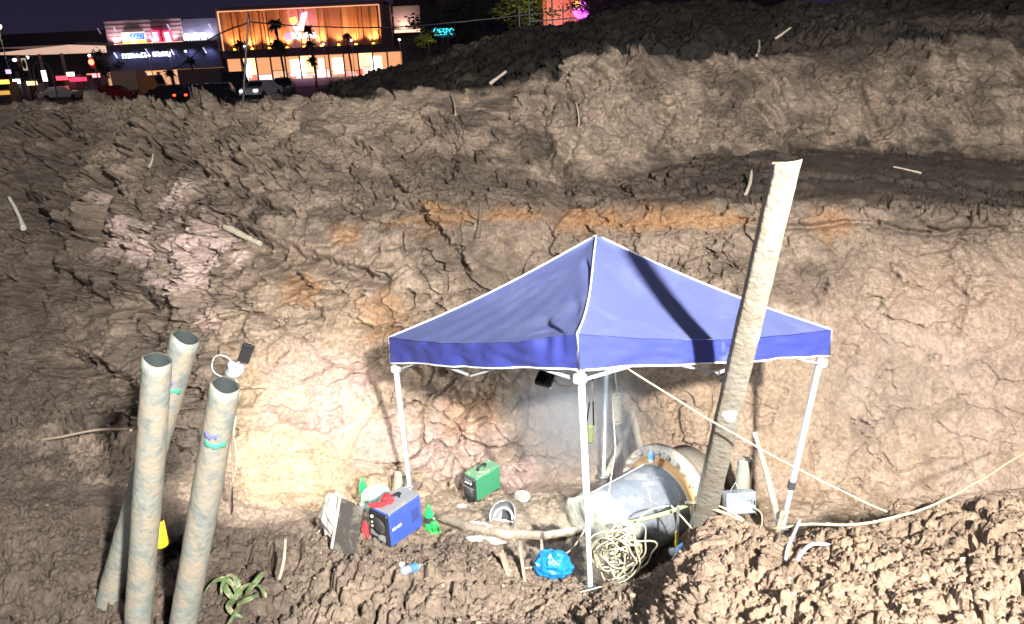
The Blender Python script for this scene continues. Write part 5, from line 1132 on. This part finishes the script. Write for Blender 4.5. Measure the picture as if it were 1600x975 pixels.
tree(812, 18, 75, 2.6, M_fol2, 'lamp-lit yellowish tree behind the dark heap beside the pale railing', 1); tree(740, 26, 85, 3.4, M_fol3, 'dark tree against the mall wall left of the lit tree', 2)
tree(669, 58, 95, 1.2, M_fol2, 'small yellow-green tree beside the teal sign', 3); tree(930, 2, 80, 2.4, mat('purple_lit_foliage', (.12, .05, .12), .7, var=.5), 'tree glowing purple beside the magenta sign', 4)
tree(160, 103, 92, 1.9, M_fol3, 'dark round tree by the red traffic light before the left wing', 5)
tree(30, 118, 96, 1.9, M_fol3, 'dark bushy tree beside the black pylon at far left', 6)
lamp('tree_glow', 'POINT', P(838, 36, 72), 260, (1, .85, .45), .3); lamp('tree_glow', 'POINT', P(672, 60, 92), 160, (1, .9, .4), .3)
def post(px, pyt, Y, label, arm=0, e=E_white, rd=.22):
    t = P(px, pyt, Y); b = Vector((t.x, Y, DZ)); r = root('lamp_post', b, label, 'street lamp', 'street lamps along the mall'); k = MB(); k.tube([b, t-UP*.1], [.09, .06], 8)
    if arm: k.tube([t-UP*.1, t+Vector((arm*.4, 0, .5)), t+Vector((arm, 0, .5))], .05, 6)
    k.build('post', M_greyclad if arm else M_white, r); k = MB(); k.ell(t+Vector((arm, 0, .1+(.3 if arm else 0))), (rd, rd, rd*.8)); k.build('lamp_head', e, r)
post(382, 73, 140, 'globe street lamp before the left part of the orange facade'); post(505, 70, 140, 'globe street lamp before the right part of the orange facade'); post(549, 64, 140, 'globe street lamp at the right edge of the orange facade')
post(624, 63, 135, 'globe street lamp in front of the small lit panel of the right wing'); post(233, 88, 140, 'thin globe street lamp under the long greenish sign'); post(265, 88, 140, 'thin globe street lamp under the short white sign'); post(290, 81, 140, 'globe street lamp by the short dark palm')
post(580, 60, 140, 'globe street lamp between orange facade and right wing', e=E_warm); post(12, 100, 90, 'curved-arm street lamp left of the black pylon', .9); post(57, 95, 90, 'curved-arm street lamp right of the black pylon', -1.0); post(-3, 43, 90, 'bright warm street lamp at the left edge of the sky', 0, em('sodium_light', (1, .75, .35), 14), .38)
tl = P(143, 97, 70); tr_ = root('traffic_light', Vector((tl.x, 70, DZ)), 'traffic light glowing red before the left wing', 'traffic light')
k = MB(); k.tube([Vector((tl.x+.25, 70, DZ)), Vector((tl.x+.25, 70, tl.z+.9))], .07, 8); k.build('pole', M_frame, tr_)
k = MB(); k.box(tl+Vector((0, .12, 0)), (.5, .2, 1.2), None, .05); k.build('signal_box', M_black, tr_); k = MB(); k.ell(tl+Vector((0, -.05, .0)), (.26, .12, .26)); k.build('red_lamp', em('signal_red', (1, .06, .03), 14), tr_); k = MB(); k.ell(tl+Vector((-.05, -.05, .55)), (.12, .08, .12)); k.build('white_lamp', E_white, tr_)
lamp('signal_glow', 'POINT', tl+Vector((0, -.8, 0)), 120, (1, .05, .05), .2)
py_ = root('pylon', P(40, 130, 88), 'tall black pylon with a cream lit plate at the far left', 'sign pylon'); a, b = P(30, 88, 88), P(49, 138, 88); k = MB(); slab(k, a.x, b.x, DZ, a.z, 88, 88.6); k.build('pylon_body', M_black, py_)
a, b = P(33, 91, 88), P(44.5, 110, 88); k = MB(); slab(k, a.x, b.x, b.z, a.z, 87.9, 87.97); k.build('cream_plate', em('cream_plate_light', (.55, .42, .28), .8), py_); k = MB(); k.ell(((a.x+b.x)/2, 87.87, (a.z+b.z)/2), (.22, .04, .5)); k.build('plate_emblem', M_dark, py_)
ar = root('entrance_arch', P(66, 130, 84), 'thin arch with a lit white sign board at far left', 'arch'); c = P(66, 112, 84); k = MB(); k.tube([c+Vector((1.0*math.cos(t/14*math.pi), 0, 1.3*math.sin(t/14*math.pi)))-UP*.2 for t in range(15)], .06, 6); k.bar(c+Vector((1, 0, -.2)), Vector((c.x+1, 84, DZ)), .12); k.bar(c+Vector((-1, 0, -.2)), Vector((c.x-1, 84, DZ)), .12); k.build('arch_tube', M_greyclad, ar)
a, b = P(65, 110, 84), P(76, 127, 84); k = MB(); slab(k, a.x, b.x, b.z, a.z, 83.8, 83.9); k.build('sign_board', em('board_light', (.95, .75, .85), 2.2), ar)
cn = root('forecourt_canopy', P(60, 80, 130), 'flat canopy with glowing cream underside at the far left of the mall', 'canopy'); a, b = P(9, 83, 130), P(107, 69, 130)
k = MB(); zt_ = P(105, 70, 130).z; k.add([(a.x-3, 130, zt_-1.0), (b.x, 130, zt_-1.15), (b.x, 130, zt_), (a.x-3, 130, zt_-.85), (a.x-3, 142, zt_-1.0), (b.x, 142, zt_-1.15), (b.x, 142, zt_), (a.x-3, 142, zt_-.85)], [(0, 1, 2, 3), (7, 6, 5, 4), (0, 4, 5, 1), (3, 2, 6, 7), (1, 5, 6, 2), (0, 3, 7, 4)]); k.build('canopy_edge', em('canopy_glow', (.95, .6, .45), .75), cn)
k = MB(); k.box(((a.x+b.x)/2-1, 136, zt_+.2), (b.x-a.x+5, 12.6, .35)); k.build('canopy_roof', M_mall, cn)
for u in (25, 60, 95): q_ = P(u, 80, 136); k = MB(); k.bar(Vector((q_.x, 136, DZ)), Vector((q_.x, 136, zt_-1)), .4); k.build('column', M_mall, cn)
# small lit kiosks and stalls in a row at the left
rng = random.Random(9)
cols = [('yellow', E_yel), ('red', E_red), ('white', E_white), ('magenta', em('kiosk_magenta', (.7, .2, .8), 2)), ('red', E_red), ('orange', E_orange), ('red', E_redw)]
for i, (u, v, w_, cn_, m, lb) in enumerate([(6, 128, 14, 'yellow', E_yel, 'low yellow-lit stall at the far left edge'), (6, 145, 16, 'yellow', em('amber_stall', (1, .5, .1), .8), 'amber-lit stall lowest at the far left edge'), (13, 112, 6, 'm', em('violet_stall', (.6, .4, .9), 2), 'small violet-white lit board near the left edge'), (26, 127, 9, 'w', E_white, 'small white-lit stall left of the black pylon'), (50, 130, 14, 'w', E_warm, 'warm white stall in front of the black pylon'), (97, 122, 16, 'r', E_red, 'red-lit kiosk left of the traffic light'), (110, 116, 10, 'y', em('kiosk_yellow', (1, .8, .5), 4), 'yellow-white lamp row above the red kiosk'), (122, 124, 24, 'r', E_redw, 'long red-lit stall below the traffic light'), (150, 118, 10, 'w', em('kiosk_pink', (1, .3, .35), 2.5), 'pink-red lit stall right of the traffic light')]):
    c = P(u, v, 82+i*.7); hw = w_/2*c.y/1155; r = root('market_stall', Vector((c.x, c.y, DZ)), lb, 'stall', 'lit stalls at the left of the mall'); k = MB(); k.box((c.x, c.y, c.z), (hw*2, .3, .42), None, .03); k.build('lit_fascia', m, r)
    k = MB(); k.box((c.x, c.y+1, c.z+.32), (hw*2.1, 2.2, .08)); k.build('stall_roof', M_mall, r); k = MB(); k.box((c.x, c.y+1.4, (c.z+DZ)/2), (hw*2, .1, c.z-DZ)); k.build('stall_back', M_mall, r)

# ------------------------------------------------------------------ leaning stake with wires on the rim
sb = hit(375, 158, 6); st = P(389, 22, sb.y); stick(sb-UP*.2, st, .024, .016, M_black, 'thin dark stake leaning on the rim in front of the orange facade', 'stake', 'wire_stake', .03)
cord('wire', [st-UP*.12, P(330, 60, sb.y+2), P(290, 98, sb.y+4), P(255, 112, sb.y+6)], .012, M_black, 'dark wire sagging left from the rim stake')
cord('wire', [st-UP*.12, P(480, 41, sb.y+2), P(600, 43, sb.y+4), P(700, 36, sb.y+5), P(850, 20, sb.y+5), P(920, 8, sb.y+5)], .012, M_black, 'dark wire running right from the rim stake across the mall')
cord('wire', [P(40, 690, 7.4), P(90, 684, 7.3), P(150, 672, 7.2), P(205, 672, 7.0)], .014, M_cable, 'dark cable lying across the lower left slope')
